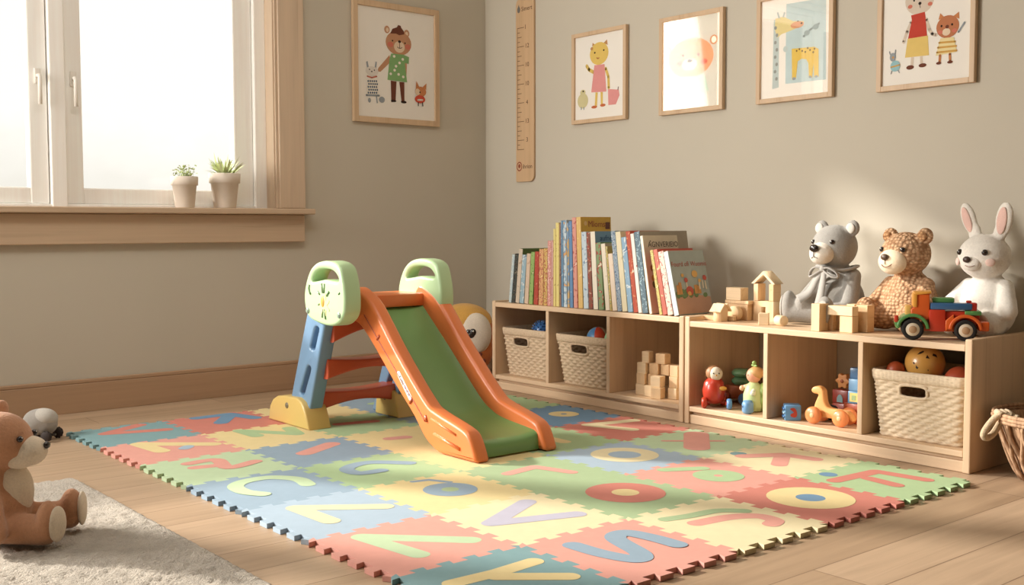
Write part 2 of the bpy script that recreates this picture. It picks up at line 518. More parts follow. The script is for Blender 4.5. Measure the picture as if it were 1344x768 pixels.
# ------------------------------------------------------------------ plant pots on the sill
def pot_plant(loc, h, rt, label, leafy):
    t = thing('potted_plant', label, 'plant', loc)
    POT = plain((232, 220, 206), 0.8, 0.04, 20)
    b = BM(); rb = rt * 0.72
    lathe(b, [(0, 0), (rb - 0.003, 0), (rb, 0.003), (rt * 0.9, h * 0.72), (rt, h * 0.72), (rt * 1.03, h * 0.98), (rt, h), (rt * 0.88, h), (rt * 0.84, h * 0.9), (0, h * 0.9)], 32, cap=False)
    obj('pot', b, POT, t)
    b = BM(); lathe(b, [(0, h * 0.93), (rt * 0.86, h * 0.91)], 20, cap=False); obj('soil', b, plain((70, 54, 42), 0.95, 0.2, 80), t)
    b = BM(); r = random.Random(int(h * 1000))
    for i in range(70 if leafy else 90):
        a = r.uniform(0, 2 * PI); d = Vector((math.cos(a), math.sin(a), 0))
        if leafy:      # long narrow arching leaves
            el = r.uniform(0.25, 1.4); L = r.uniform(0.068, 0.105); base = Vector((0, 0, h * 0.93)) + d * r.uniform(0, rt * 0.5)
            side = Vector((-d.y, d.x, 0)) * 0.0055; prev = None
            for k in range(5):
                q = k / 4; p = base + d * (L * q * math.cos(el)) + Vector((0, 0, L * q * math.sin(el) - 0.018 * q * q * (1.5 - el)))
                w = side * (math.sin(PI * (0.15 + 0.85 * q)) + 0.05)
                cur = (b.verts.new(p - w), b.verts.new(p + w))
                if prev: b.faces.new((prev[0], prev[1], cur[1], cur[0]))
                prev = cur
        else:          # small round leaves on short stems
            p = Vector((0, 0, h * 0.95)) + d * r.uniform(0, rt * 0.95) + Vector((0, 0, r.uniform(0.0, 0.052)))
            u, v, _ = basis((r.uniform(-1, 1), r.uniform(-1, 1), 0.9)); s = r.uniform(0.005, 0.009)
            b.faces.new([b.verts.new(p + (u * math.cos(q) + v * math.sin(q) * 0.7) * s) for q in [2 * PI * k / 7 for k in range(7)]])
    if not leafy:
        for i in range(26):
            a = r.uniform(0, 2 * PI); d = Vector((math.cos(a), math.sin(a), 0)) * rt * r.uniform(0.1, 0.9)
            tube(b, [(d.x * 0.5, d.y * 0.5, h * 0.9), (d.x, d.y, h * 0.95 + r.uniform(0.01, 0.04))], 0.0012, 5)
    lm, nt, pb = new_mat('leaf'); pb.inputs['Base Color'].default_value = lin((212, 222, 168) if leafy else (196, 208, 156)); pb.inputs['Roughness'].default_value = 0.6
    pb.inputs['Subsurface Weight'].default_value = 0.0; pb.inputs['Transmission Weight'].default_value = 0.0
    obj('foliage', b, lm, t)
pot_plant((-1.589, -0.012, 0.800), 0.128, 0.054, 'small pale clay pot with tiny-leaved plant, left one on the window sill', False)
pot_plant((-1.411, -0.008, 0.800), 0.146, 0.064, 'larger pale clay pot with spiky narrow-leaved plant, right one on the window sill', True)
# ================================================================== foam mat
TS = 0.338; MX0, MY0 = -2.223, -0.4715; TH = 0.012
C_ = dict(teal=(126, 160, 164), red=(204, 128, 114), green=(168, 194, 148), blue=(144, 166, 184), yellow=(224, 205, 150), pale=(164, 184, 200),
          pink=(220, 158, 144), lime=(184, 206, 168), lav=(186, 184, 200), dred=(196, 110, 98), dblue=(110, 146, 176), cream=(226, 213, 172), brick=(198, 116, 100), olive=(164, 186, 144))
def pastel(c, k=0.04):
    g = 0.3 * c[0] + 0.59 * c[1] + 0.11 * c[2]
    return tuple(int(v + (g * 0.98 - v) * k) for v in c)
C_ = {q: pastel(v) for q, v in C_.items()}
TILES = {  # (row from window, column): base colour, letter colour, centre colour of a ring
 (0,0): ('teal','red'), (0,1): ('red','dblue'), (0,2): ('yellow','green'), (0,3): ('blue','green'), (0,4): ('red','yellow'),
 (1,0): ('pink','yellow'), (1,1): ('yellow','green'), (1,2): ('green','red'), (1,3): ('blue','yellow'), (1,4): ('green','red'),
 (2,0): ('lime','pink'), (2,1): ('blue','pink'), (2,2): ('yellow','pink'), (2,3): ('red','green'), (2,4): ('dblue','yellow','dblue'),
 (3,0): ('blue','lime'), (3,1): ('green','blue'), (3,2): ('yellow','red'), (3,3): ('green','yellow'), (3,4): ('red','cream'),
 (4,0): ('pale','cream'), (4,1): ('yellow','blue','olive'), (4,2): ('olive','pink'), (4,3): ('pale','cream','pale'), (4,4): ('lime','pink'),
 (5,0): ('pink','lime'), (5,1): ('cream','lav'), (5,2): ('olive','red','yellow'), (5,3): ('pink','green','pink'), (5,4): ('cream','pink'),
 (6,0): ('teal','yellow'), (6,1): ('pink','blue'), (6,2): ('cream','pink'), (6,3): ('red','yellow','dblue'), (6,4): ('green','red')}
LETTERS = {
    (0, 0): [('s', [(0.074, 0.143), (-0.078, 0.056), (0.112, -0.005)], 0.05)],
    (0, 1): [('s', [(-0.05, 0.143), (0.081, 0.145), (0.118, 0.011)], 0.055), ('s', [(-0.021, -0.004), (0.074, 0.123)], 0.055)],
    (0, 2): [('s', [(-0.035, -0.005), (0.055, 0.009)], 0.05)],
    (0, 3): [('s', [(-0.047, -0.002), (0.054, 0.012)], 0.05)],
    (0, 4): [('o', [(0.004, 0.006)], 0.061, 0.05)],
    (1, 0): [('s', [(0.13, -0.014), (-0.057, 0.144), (-0.042, -0.011)], 0.055)],
    (1, 1): [('s', [(-0.039, 0.145), (-0.034, 0.025)], 0.05), ('s', [(-0.036, 0.145), (0.088, -0.034), (0.117, 0.08)], 0.05)],
    (1, 2): [('s', [(-0.048, 0.03), (0.079, 0.002)], 0.05)],
    (1, 3): [('s', [(-0.058, -0.001), (0.058, -0.012)], 0.05)],
    (1, 4): [('s', [(-0.024, 0.053), (0.034, -0.044)], 0.05)],
    (2, 0): [('s', [(-0.054, 0.093), (0.032, 0.089), (0.016, -0.034), (0.114, -0.008)], 0.045), ('s', [(-0.06, 0.03), (0.003, 0.016)], 0.045)],
    (2, 1): [('s', [(-0.048, 0.002), (0.088, 0.075)], 0.06)],
    (2, 2): [('s', [(-0.055, 0.026), (-0.001, 0.014)], 0.05)],
    (2, 3): [('s', [(-0.048, 0.022), (0.054, -0.024)], 0.05)],
    (2, 4): [('o', [(0.035, 0.003)], 0.058, 0.05)],
    (3, 0): [('s', [(0.092, -0.032), (0.1, 0.042), (0.051, 0.109), (-0.024, 0.112), (-0.072, 0.072), (-0.08, -0.0), (-0.054, -0.054)], 0.045)],
    (3, 1): [('s', [(0.12, 0.011), (0.043, 0.09), (-0.022, 0.091), (-0.071, 0.052), (-0.066, -0.01), (-0.0, -0.02)], 0.045)],
    (3, 2): [('s', [(-0.009, 0.066), (0.029, -0.056)], 0.05)],
    (3, 3): [('s', [(0.017, 0.085), (0.016, -0.05)], 0.05)],
    (3, 4): [('s', [(0.138, 0.075), (-0.052, 0.117), (0.005, -0.046)], 0.05)],
    (4, 0): [('s', [(0.124, -0.031), (-0.056, 0.102), (-0.05, -0.061)], 0.05)],
    (4, 1): [('o', [(0.02, 0.006)], 0.074, 0.05), ('s', [(-0.006, 0.145), (0.04, 0.134), (0.068, 0.075)], 0.02)],
    (4, 2): [('s', [(-0.081, 0.049), (0.036, 0.067), (0.071, -0.054)], 0.04)],
    (4, 3): [('o', [(0.023, 0.016)], 0.106, 0.055)],
    (4, 4): [('s', [(-0.061, 0.083), (0.085, -0.041)], 0.022), ('s', [(0.111, 0.093), (-0.064, -0.06)], 0.085)],
    (5, 0): [('s', [(0.112, -0.067), (-0.064, 0.113), (-0.04, -0.081)], 0.05)],
    (5, 1): [('s', [(0.092, 0.109), (-0.104, 0.011), (0.109, -0.06)], 0.05)],
    (5, 2): [('o', [(0.019, 0.016)], 0.107, 0.07)],
    (5, 3): [('o', [(0.022, -0.018)], 0.073, 0.06), ('s', [(-0.041, 0.131), (0.059, 0.073)], 0.045)],
    (5, 4): [('s', [(-0.054, 0.103), (0.063, 0.034), (0.079, -0.066)], 0.05), ('s', [(0.049, 0.031), (-0.065, -0.041)], 0.05)],
    (6, 0): [('s', [(0.118, 0.06), (0.011, 0.051), (-0.098, 0.056)], 0.045), ('s', [(-0.004, 0.032), (0.109, -0.062)], 0.045)],
    (6, 1): [('s', [(-0.077, 0.091), (-0.071, 0.006), (-0.045, -0.067), (-0.008, -0.048), (0.033, 0.068), (0.082, 0.083), (0.1, 0.019), (0.103, -0.053)], 0.05)],
    (6, 2): [('s', [(-0.068, 0.034), (0.035, 0.018), (0.096, -0.02), (0.096, -0.07), (0.063, -0.086)], 0.045)],
    (6, 3): [('o', [(0.009, 0.003)], 0.113, 0.075)],
    (6, 4): [('s', [(-0.117, 0.073), (0.073, 0.061), (0.086, -0.086)], 0.045), ('s', [(-0.02, 0.027), (-0.034, -0.066)], 0.045)],
}

NT_ = 5; DEP = 0.010
def edge_profile():
    """interlocking teeth along 0..1 : list of (t, offset)"""
    out = [(0.0, 0.0)]; p = 1.0 / NT_
    for k in range(NT_):
        a = k * p
        if k == 0: out.append((a + 0.05, 0.0))
        out += [(a + 0.20 * p, -DEP), (a + 0.24 * p, -DEP)] if False else []
        out += [(a + 0.28 * p, DEP * 0.0), (a + 0.22 * p, DEP), (a + 0.30 * p, DEP * 1.15), (a + 0.70 * p, DEP * 1.15), (a + 0.78 * p, DEP), (a + 0.72 * p, 0.0)]
    out = [(0.0, 0.0)]
    for k in range(NT_):
        a = k * p; s = -DEP if True else 0
        out += [(a + 0.27 * p, -DEP), (a + 0.21 * p, DEP), (a + 0.79 * p, DEP), (a + 0.73 * p, -DEP)]
    out.append((1.0, 0.0))
    return [(t, o) for i, (t, o) in enumerate(out)]
EP = edge_profile()
def tile_outline(k, i):
    x0, x1 = MX0 + i * TS, MX0 + (i + 1) * TS; y0, y1 = MY0 - (k + 1) * TS, MY0 - k * TS
    pts = []
    pts += [(x0 + t * TS, y0 - o) for t, o in EP[:-1]]                 # near edge, going +x
    pts += [(x1 + o, y0 + t * TS) for t, o in EP[:-1]]                 # right edge, going +y
    pts += [(x0 + t * TS, y1 - o) for t, o in reversed(EP[1:])]        # far edge, going -x
    pts += [(x0 + o, y0 + t * TS) for t, o in reversed(EP[1:])]        # left edge, going -y
    return pts
def foam(c):
    m = plain(C_[c], 0.75, 0.025, 40, 0, 0.3)
    return m
LAY = [0]
def ribbon(bm, pts, w, z0, z1, mi=0):
    """rounded strokes of width w lying flat: one strip for a curve, one capsule per straight arm"""
    runs = [spline(pts, 8)] if len(pts) >= 4 else [list(q) for q in zip(pts, pts[1:])]
    for P in runs:
        LAY[0] = (LAY[0] + 1) % 6
        z = z1 - 0.0003 + LAY[0] * 0.00009
        P = [Vector(p) for p in P]; n = len(P); L, R = [], []
        for i, p in enumerate(P):
            d = (P[min(i + 1, n - 1)] - P[max(i - 1, 0)]).normalized(); q = Vector((-d.y, d.x)) * w / 2
            L.append(p + q); R.append(p - q)
        def cap(p, d):
            a0 = math.atan2(d.y, d.x) - PI / 2
            return [p + Vector((math.cos(a0 + PI * k / 10), math.sin(a0 + PI * k / 10))) * w / 2 for k in range(1, 10)]
        vl = [bm.verts.new((q.x, q.y, z + i * 1.2e-5)) for i, q in enumerate(L)]; vr = [bm.verts.new((q.x, q.y, z + i * 1.2e-5)) for i, q in enumerate(R)]; ze = z + (n - 1) * 1.2e-5
        for i in range(n - 1): bm.faces.new((vr[i], vr[i + 1], vl[i + 1], vl[i]))
        bm.faces.new([vr[-1]] + [bm.verts.new((q.x, q.y, ze)) for q in cap(P[-1], P[-1] - P[-2])] + [vl[-1]])
        bm.faces.new([vl[0]] + [bm.verts.new((q.x, q.y, z)) for q in cap(P[0], P[0] - P[1])] + [vr[0]])
COLN = dict(teal='teal', red='red', green='green', blue='blue', yellow='yellow', pale='pale blue', pink='pink', lime='pale green', lav='lavender', dblue='deep blue', cream='cream yellow', brick='brick', olive='sage green')
ROWN = ['row nearest window wall', 'second row from window wall', 'third row from window wall', 'middle row', 'third row from front', 'second row from front', 'frontmost row']
CN = ['leftmost', 'second', 'third', 'fourth', 'rightmost']
NAMES = {(5,1): 'V letter', (6,0): 'Y letter', (6,1): 'S letter', (5,2): 'O letter', (4,3): 'O letter', (6,3): 'O letter', (6,4): 'F letter', (2,4): 'O letter', (3,0): 'C letter', (3,1): 'G letter', (4,4): 'plus sign', (0,1): 'F letter'}
for (k, i), spec in TILES.items():
    c = (MX0 + (i + .5) * TS, MY0 - (k + .5) * TS, 0)
    t = thing('foam_tile', '%s foam tile with %s %s, %s, %s' % (COLN[spec[0]], COLN[spec[1]], NAMES.get((k, i), 'letter'), ROWN[k], CN[i]), 'play mat tile', c, 0, 'interlocking foam play mat tiles')
    o = tile_outline(k, i)
    bm = BM()
    f = bm.faces.new([bm.verts.new((p[0], p[1], 0.0005)) for p in o])
    r = bmesh.ops.extrude_face_region(bm, geom=[f])
    bmesh.ops.translate(bm, verts=[v for v in r['geom'] if isinstance(v, bmesh.types.BMVert)], vec=(0, 0, TH - 0.0005))
    bmesh.ops.triangulate(bm, faces=[f for f in bm.faces if len(f.verts) > 4])
    obj('tile_base', bm, foam(spec[0]), t, True)
    bm = BM(); bm2 = None
    for q in LETTERS.get((k, i), []):
        if q[0] == 's': ribbon(bm, q[1], q[2], TH, TH + 0.0005)
        else:
            cx, cy = q[1][0]; R, w = q[2], q[3]; n = 32; r_in = max(R - w, 0.012)
            A = [bm.verts.new((cx + R * math.cos(2 * PI * j / n), cy + R * math.sin(2 * PI * j / n), TH + 0.0005)) for j in range(n)]
            B = [bm.verts.new((cx + r_in * math.cos(2 * PI * j / n), cy + r_in * math.sin(2 * PI * j / n), TH + 0.0005)) for j in range(n)]
            for j in range(n): bm.faces.new((A[j], A[(j + 1) % n], B[(j + 1) % n], B[j]))
            if len(spec) > 2:
                bm2 = BM(); bm2.faces.new([bm2.verts.new((cx + r_in * math.cos(2 * PI * j / n), cy + r_in * math.sin(2 * PI * j / n), TH + 0.0005)) for j in range(n)])
    obj('letter_inlay', bm, foam(spec[1]), t)
    if bm2: obj('centre_inlay', bm2, foam(spec[2]), t)
    if (k, i) in ((6, 4), (5, 4)):
        bm = BM(); q = {(6, 4): (-0.065, 0.128), (5, 4): (-0.035, 0.135)}[(k, i)]
        bm.faces.new([bm.verts.new((q[0] + 0.026 * math.cos(2 * PI * j / 18), q[1] + 0.026 * math.sin(2 * PI * j / 18), TH + 0.0005)) for j in range(18)])
        obj('dot_inlay', bm, foam('dblue' if (k, i) == (6, 4) else 'teal'), t)
    if (k, i) == (6, 2):
        bm = BM(); ribbon(bm, [(-0.10, 0.105), (-0.03, 0.088), (0.06, 0.075), (0.11, 0.03)], 0.035, 0, TH + 0.0007); obj('second_inlay', bm, foam('olive'), t)
    if (k, i) == (1, 0):
        bm = BM(); ribbon(bm, [(0.03, -0.02), (0.05, 0.0)], 0.04, 0, TH + 0.0007); obj('second_inlay', bm, foam('pale'), t)

# ================================================================== rug at the front left
t = thing('rug', 'cream woven wool rug lying on the floor at front left', 'rug', (-3.0, -1.9, 0.0))
bm = BM(); nx, ny = 150, 230; x0, x1, y0, y1 = -3.75, -2.42, -3.3, -1.175
r = random.Random(3); V = []
for a in range(nx + 1):
    row = []
    for c in range(ny + 1):
        x = x0 + (x1 - x0) * a / nx; y = y0 + (y1 - y0) * c / ny
        e = min(a, nx - a, c, ny - c)
        z = 0.0005 if e == 0 else (0.014 + r.uniform(-0.0034, 0.0034) if e > 1 else 0.010)
        row.append(bm.verts.new((x + r.uniform(-.002, .002), y + r.uniform(-.002, .002), z)))
    V.append(row)
for a in range(nx):
    for c in range(ny): bm.faces.new((V[a][c], V[a + 1][c], V[a + 1][c + 1], V[a][c + 1])).smooth = True
obj('pile', bm, fabric((200, 189, 174), 150, 1.0, 0.12, 0.010), t, True)
# ================================================================== toddler slide
SB = Vector((-1.33, -1.25, TH))
slide = thing('toddler_slide', 'small plastic toddler slide with green chute and orange sides on the foam mat', 'slide', SB)
ORANGE = plastic((232, 128, 70)); GREEN = plastic((114, 156, 90), 0.33); MINT = plastic((186, 216, 168)); BLUE = plastic((118, 152, 184)); YEL = plastic((216, 186, 112)); RED = plastic((198, 86, 54)); DKOR = plastic((176, 80, 42))
TOPL = [(-1.075, 0.490), (-1.10, 0.512), (-1.143, 0.502), (-1.224, 0.455), (-1.361, 0.316), (-1.522, 0.172), (-1.584, 0.142), (-1.703, 0.113), (-1.752, 0.090), (-1.785, 0.030), (-1.785, 0.0145)]
BOTL = [(-1.60, 0.0145), (-1.575, 0.022), (-1.521, 0.051), (-1.457, 0.116), (-1.359, 0.198), (-1.239, 0.306), (-1.150, 0.377), (-1.085, 0.40)]
def smoothp(P, n=4): return spline(P, n)
for x0, x1 in ((-1.455, -1.400), (-1.180, -1.125)):
    out = smoothp(TOPL) + smoothp(BOTL)
    if x0 < -1.3: out = [(y, z) for y, z in out]
    b = curve_plate([out], x1 - x0, 0.013, 3)
    b.transform(MX((x0 + x1) / 2))
    side = obj('side_panel', b, ORANGE, slide, True, smooth='auto')
    if x0 < -1.3:
        b = BM()    # moulded groove lines on the outer face
        mid = [(0.45 * t[0] + 0.55 * q[0], 0.45 * t[1] + 0.55 * q[1]) for t, q in (((-1.20, 0.47), (-1.15, 0.385)), ((-1.361, 0.316), (-1.30, 0.255)), ((-1.522, 0.172), (-1.44, 0.135)), ((-1.56, 0.15), (-1.50, 0.07)))]
        tube(b, [(x0 - 0.0005, y, z) for y, z in spline(mid, 6)], 0.0022, 6)
        for y, z, a in ((-1.262, 0.352, -0.8), (-1.452, 0.162, -0.8), (-1.535, 0.115, 1.2)):
            tube(b, [(x0 - 0.0005, y - 0.010 * math.cos(a), z - 0.010 * math.sin(a)), (x0 - 0.0005, y + 0.012 * math.cos(a), z + 0.012 * math.sin(a))], 0.0045, 8)
        obj('groove', b, DKOR, side, True)
        b = BM(); tube(b, [(x0, -1.56, 0.118), (x0, -1.69, 0.086)], 0.004, 8); tube(b, [(x0, -1.575, 0.072), (x0, -1.71, 0.045)], 0.006, 8)
        obj('rib', b, ORANGE, side, True)
bed = [(-1.085, 0.452), (-1.108, 0.440), (-1.15, 0.405), (-1.292, 0.284), (-1.453, 0.140), (-1.52, 0.100), (-1.58, 0.082), (-1.70, 0.068), (-1.738, 0.062), (-1.754, 0.048), (-1.757, 0.018)]
B2 = spline(bed, 5)
b = BM(); xs = [-1.412, -1.40, -1.38, -1.34, -1.29, -1.24, -1.20, -1.18, -1.165]; V = []
for i, (y, z) in enumerate(B2):
    V.append([b.verts.new((x, y, z + (0.014 * abs((x + 1.29) / 0.115) ** 4 if i < len(B2) - 6 else 0))) for x in xs])
for R0, R1 in zip(V, V[1:]):
    for k in range(len(xs) - 1): b.faces.new((R0[k], R0[k + 1], R1[k + 1], R1[k])).smooth = True
obj('chute', b, GREEN, slide, True)
b = BM()      # deck and its front lip
box(b, -1.50, -1.125, -1.118, -0.955, 0.462, 0.484, 0.008); box(b, -1.405, -1.165, -1.128, -1.112, 0.438, 0.483, 0.006)
obj('deck', b, ORANGE, slide, True, smooth='auto')
HO = [(-1.053, 0.599), (-1.133, 0.606), (-1.196, 0.590), (-1.222, 0.542), (-1.233, 0.476), (-1.222, 0.425), (-1.172, 0.393), (-1.096, 0.388), (-0.995, 0.407), (-0.965, 0.449), (-0.966, 0.505), (-1.000, 0.567)]
HH = [(-1.018, 0.534), (-1.030, 0.558), (-1.060, 0.574), (-1.105, 0.579), (-1.155, 0.574), (-1.186, 0.556), (-1.190, 0.540), (-1.150, 0.540), (-1.105, 0.543), (-1.050, 0.536)]
for side_, x0, x1 in (('n', -1.568, -1.500), ('f', -1.178, -1.118)):
    b = curve_plate([spline(HO, 6, True), spline(HH, 5, True)], x1 - x0, 0.011, 3); b.transform(MX((x0 + x1) / 2))
    hp = obj('handle_panel', b, MINT, slide, True, smooth='auto')
    if side_ == 'n':
        xx = x0 - 0.0003; cy, cz = -1.098, 0.468
        for a, r0, r1, w in ((1.45, .030, .062, .003), (1.75, .030, .062, .003), (0.75, .030, .052, .0042), (2.4, .034, .050, .003), (-1.35, .026, .060, .0036), (-1.75, .026, .055, .003), (3.5, .026, .036, .0036)):
            b = BM(); tube(b, [(xx, cy - r0 * math.cos(a), cz + r0 * math.sin(a)), (xx, cy - r1 * math.cos(a), cz + r1 * math.sin(a))], w, 6)
            obj('sun_ray', b, plastic((104, 134, 84)), hp, True)
        b = BM(); tube(b, [(xx, -1.008 + q[0], 0.50 + q[1]) for q in ((0.004, 0.022), (0.008, 0.010), (0.004, -0.004), (-0.004, -0.010))], 0.004, 6)
        obj('leaf_groove', b, plastic((104, 134, 84)), hp, True)
        b = BM(); tube(b, [(xx, -1.197, 0.497), (xx, -1.205, 0.503)], 0.003, 6)
        obj('leaf_groove', b, plastic((104, 134, 84)), hp, True)
        b = BM(); M = MX(x0 - 0.0004)
        pts = [(cy - 0.004 + (0.030 + 0.010 * math.cos(7 * t)) * math.cos(t) * 0.95, cz - 0.012 + (0.030 + 0.010 * math.cos(7 * t)) * math.sin(t)) for t in [2 * PI * k / 56 for k in range(56)]]
        pb = curve_plate([pts], 0.002, 0); pb.transform(M); merge(b, pb); obj('sun_splash', b, paint((240, 226, 160)), hp, True)
        b = BM(); sphere(b, (x0 - 0.001, cy + 0.004, cz), (0.004, 0.011, 0.019)); obj('sun_centre', b, paint((206, 160, 70)), hp, True)
        for y, z in ((-0.990, 0.432), (-1.198, 0.428)):
            b = BM(); cyl(b, (x0 - 0.004, y, z), (x0 + 0.01, y, z), 0.010, bev=0.002); cyl(b, (x0 - 0.0055, y, z), (x0, y, z), 0.0045)
            obj('screw', b, plastic((150, 168, 150)), hp, True)
LEG = [(-0.955, 0.435), (-1.085, 0.43), (-0.935, 0.016), (-0.785, 0.016)]
SL1 = [(-1.003, 0.378), (-1.033, 0.374), (-0.996, 0.290), (-0.962, 0.296)]; SL2 = [(-0.946, 0.238), (-0.974, 0.230), (-0.916, 0.124), (-0.884, 0.130)]
def rounded(P, r=0.010, n=4):
    out = []; m = len(P)
    for i in range(m):
        p = Vector(P[i]); a = (Vector(P[i - 1]) - p).normalized(); c = (Vector(P[(i + 1) % m]) - p).normalized()
        for k in range(n + 1):
            t = k / n; s = p + a * r; e = p + c * r
            q = s.lerp(p, t).lerp(p.lerp(e, t), t); out.append((q.x, q.y))
    return out
for x0, x1 in ((-1.550, -1.495), (-1.185, -1.135)):
    b = curve_plate([rounded(LEG, 0.012), rounded(SL1, 0.014), rounded(SL2, 0.014)], x1 - x0, 0.008, 2); b.transform(MX((x0 + x1) / 2))
    obj('ladder_leg', b, BLUE, slide, True, smooth='auto')
FOOT = [(-0.690, 0.0131), (-0.702, 0.066), (-0.725, 0.092), (-0.760, 0.108), (-0.810, 0.114), (-0.905, 0.117), (-0.940, 0.104), (-0.962, 0.078), (-0.990, 0.0131)]
for x0, x1 in ((-1.572, -1.480), (-1.200, -1.118)):
    b = curve_plate([FOOT if x0 < -1.3 else [(-0.985 + (y + 0.985) * 0.52, z) for y, z in FOOT]], x1 - x0, 0.007, 3); b.transform(MX((x0 + x1) / 2))
    ft = obj('foot', b, YEL, slide, True, smooth='auto')
    b = BM(); yb = -0.835 if x0 < -1.3 else -0.90; cyl(b, (x0 - 0.003, yb, 0.082), (x0 + 0.005, yb, 0.082), 0.011, bev=0.002); cyl(b, (x0 - 0.005, yb, 0.082), (x0, yb, 0.082), 0.005)
    obj('bolt', b, plastic((128, 116, 92)), ft, True)
def step(name, y, zt, zb, dep, arch):
    n = 14; xa, xb = -1.515, -1.150
    top = [(xa + (xb - xa) * i / n, zt - 0.012 * math.sin(PI * i / n)) for i in range(n + 1)]
    bot = [(xb - (xb - xa) * i / n, zb + arch * math.sin(PI * i / n)) for i in range(n + 1)]
    b = curve_plate([top + bot], dep, 0.007, 3); b.transform(MY(y))
    obj(name, b, RED, slide, True, smooth='auto')
step('step', -0.985, 0.262, 0.190, 0.085, 0.030)
step('step', -0.905, 0.140, 0.066, 0.090, 0.028)
step('deck_apron', -1.045, 0.460, 0.322, 0.050, 0.045)
# sticker on the near side panel
a, c = Vector((-1.375, 0.249)), Vector((-1.452, 0.165)); d = (c - a); L = d.length; d.normalize(); n2 = Vector((-d.y, d.x))
pts = []
for k in range(9): t = PI / 2 + PI * k / 8; pts.append(a + d * (0.009 + 0.009 * math.cos(t)) + n2 * 0.009 * math.sin(t))
for k in range(9): t = -PI / 2 + PI * k / 8; pts.append(c - d * (0.009 - 0.009 * math.cos(t)) + n2 * 0.009 * math.sin(t))
b = curve_plate([[(p.x, p.y) for p in pts]], 0.0016, 0); b.transform(MX(-1.4558))
st = obj('sticker', b, paint((236, 238, 236)), slide, True)
def side_text(s, size, at, col, name='lettering'):
    b = text_bm(s, size, 0.0002)
    # text x -> along d, text y -> perpendicular, upright seen from -X
    ex = Vector((0, d.x, d.y)); ey = Vector((0, d.y, -d.x)) if False else Vector((0, -d.y * -1, d.x * -1)); ey = Vector((0, d.y, -d.x)); ez = Vector((-1, 0, 0))
    if ey.z < 0: ey = -ey
    M = Matrix((ex, ey, ez)).transposed().to_4x4(); p = a + d * at; M.translation = Vector((-1.4570, p.x, p.y))
    b.transform(M); obj(name, b, paint(col), st, True)
side_text('Kids', 0.019, 0.034, (30, 84, 96)); side_text('SLIDE', 0.017, 0.080, (40, 64, 118))
# ================================================================== low cubby shelves along the right wall
CD = 0.4116
def cubby(label, y0, y1, divs, top):
    """y0 = left end, y1 = right end (seen from the room)"""
    t = thing('cubby_shelf', label, 'shelf', (-CD / 2, (y0 + y1) / 2, 0))
    w = 0.022; H = 0.392; xb = -0.002
    for nm, a in (('left', y0), ('right', y1 + w)):
        b = BM(); box(b, -CD, xb, a - w, a, 0.0005, H, 0.003); obj('side_panel', b, PINE_Z, t, True)
    b = BM(); box(b, -CD + 0.001, xb, y1 + w, y0 - w, top - 0.020, top, 0.002); obj('top_board', b, PINE_Y, t, True)
    b = BM(); box(b, -CD + 0.001, xb, y1 + w, y0 - w, 0.046, 0.064, 0.002); obj('bottom_shelf', b, PINE_Y, t, True)
    b = BM(); box(b, -CD + 0.006, -CD + 0.024, y1 + w, y0 - w, 0.0008, 0.034, 0.002); box(b, -CD + 0.022, -CD + 0.036, y1 + w, y0 - w, 0.002, 0.046); obj('plinth', b, PINE_Y, t, True)
    for dv in divs:
        b = BM(); box(b, -CD + 0.001, xb, dv - 0.009, dv + 0.009, 0.064, top - 0.020, 0.002); obj('divider', b, PINE_Z, t, True)
    b = BM(); box(b, xb - 0.006, xb, y1 + w, y0 - w, 0.064, top - 0.020); obj('back_panel', b, plain((196, 176, 150), 0.8), t, True) if False else b.free()
    return t
TL, TR = 0.386, 0.376
cubby('low pale wood cubby shelf nearer the corner, loaded with picture books', -0.561, -1.682, (-0.929, -1.290), TL)
cubby('low pale wood cubby shelf on the right, with stuffed animals sitting on top', -1.688, -2.774, (-2.047, -2.411), TR)

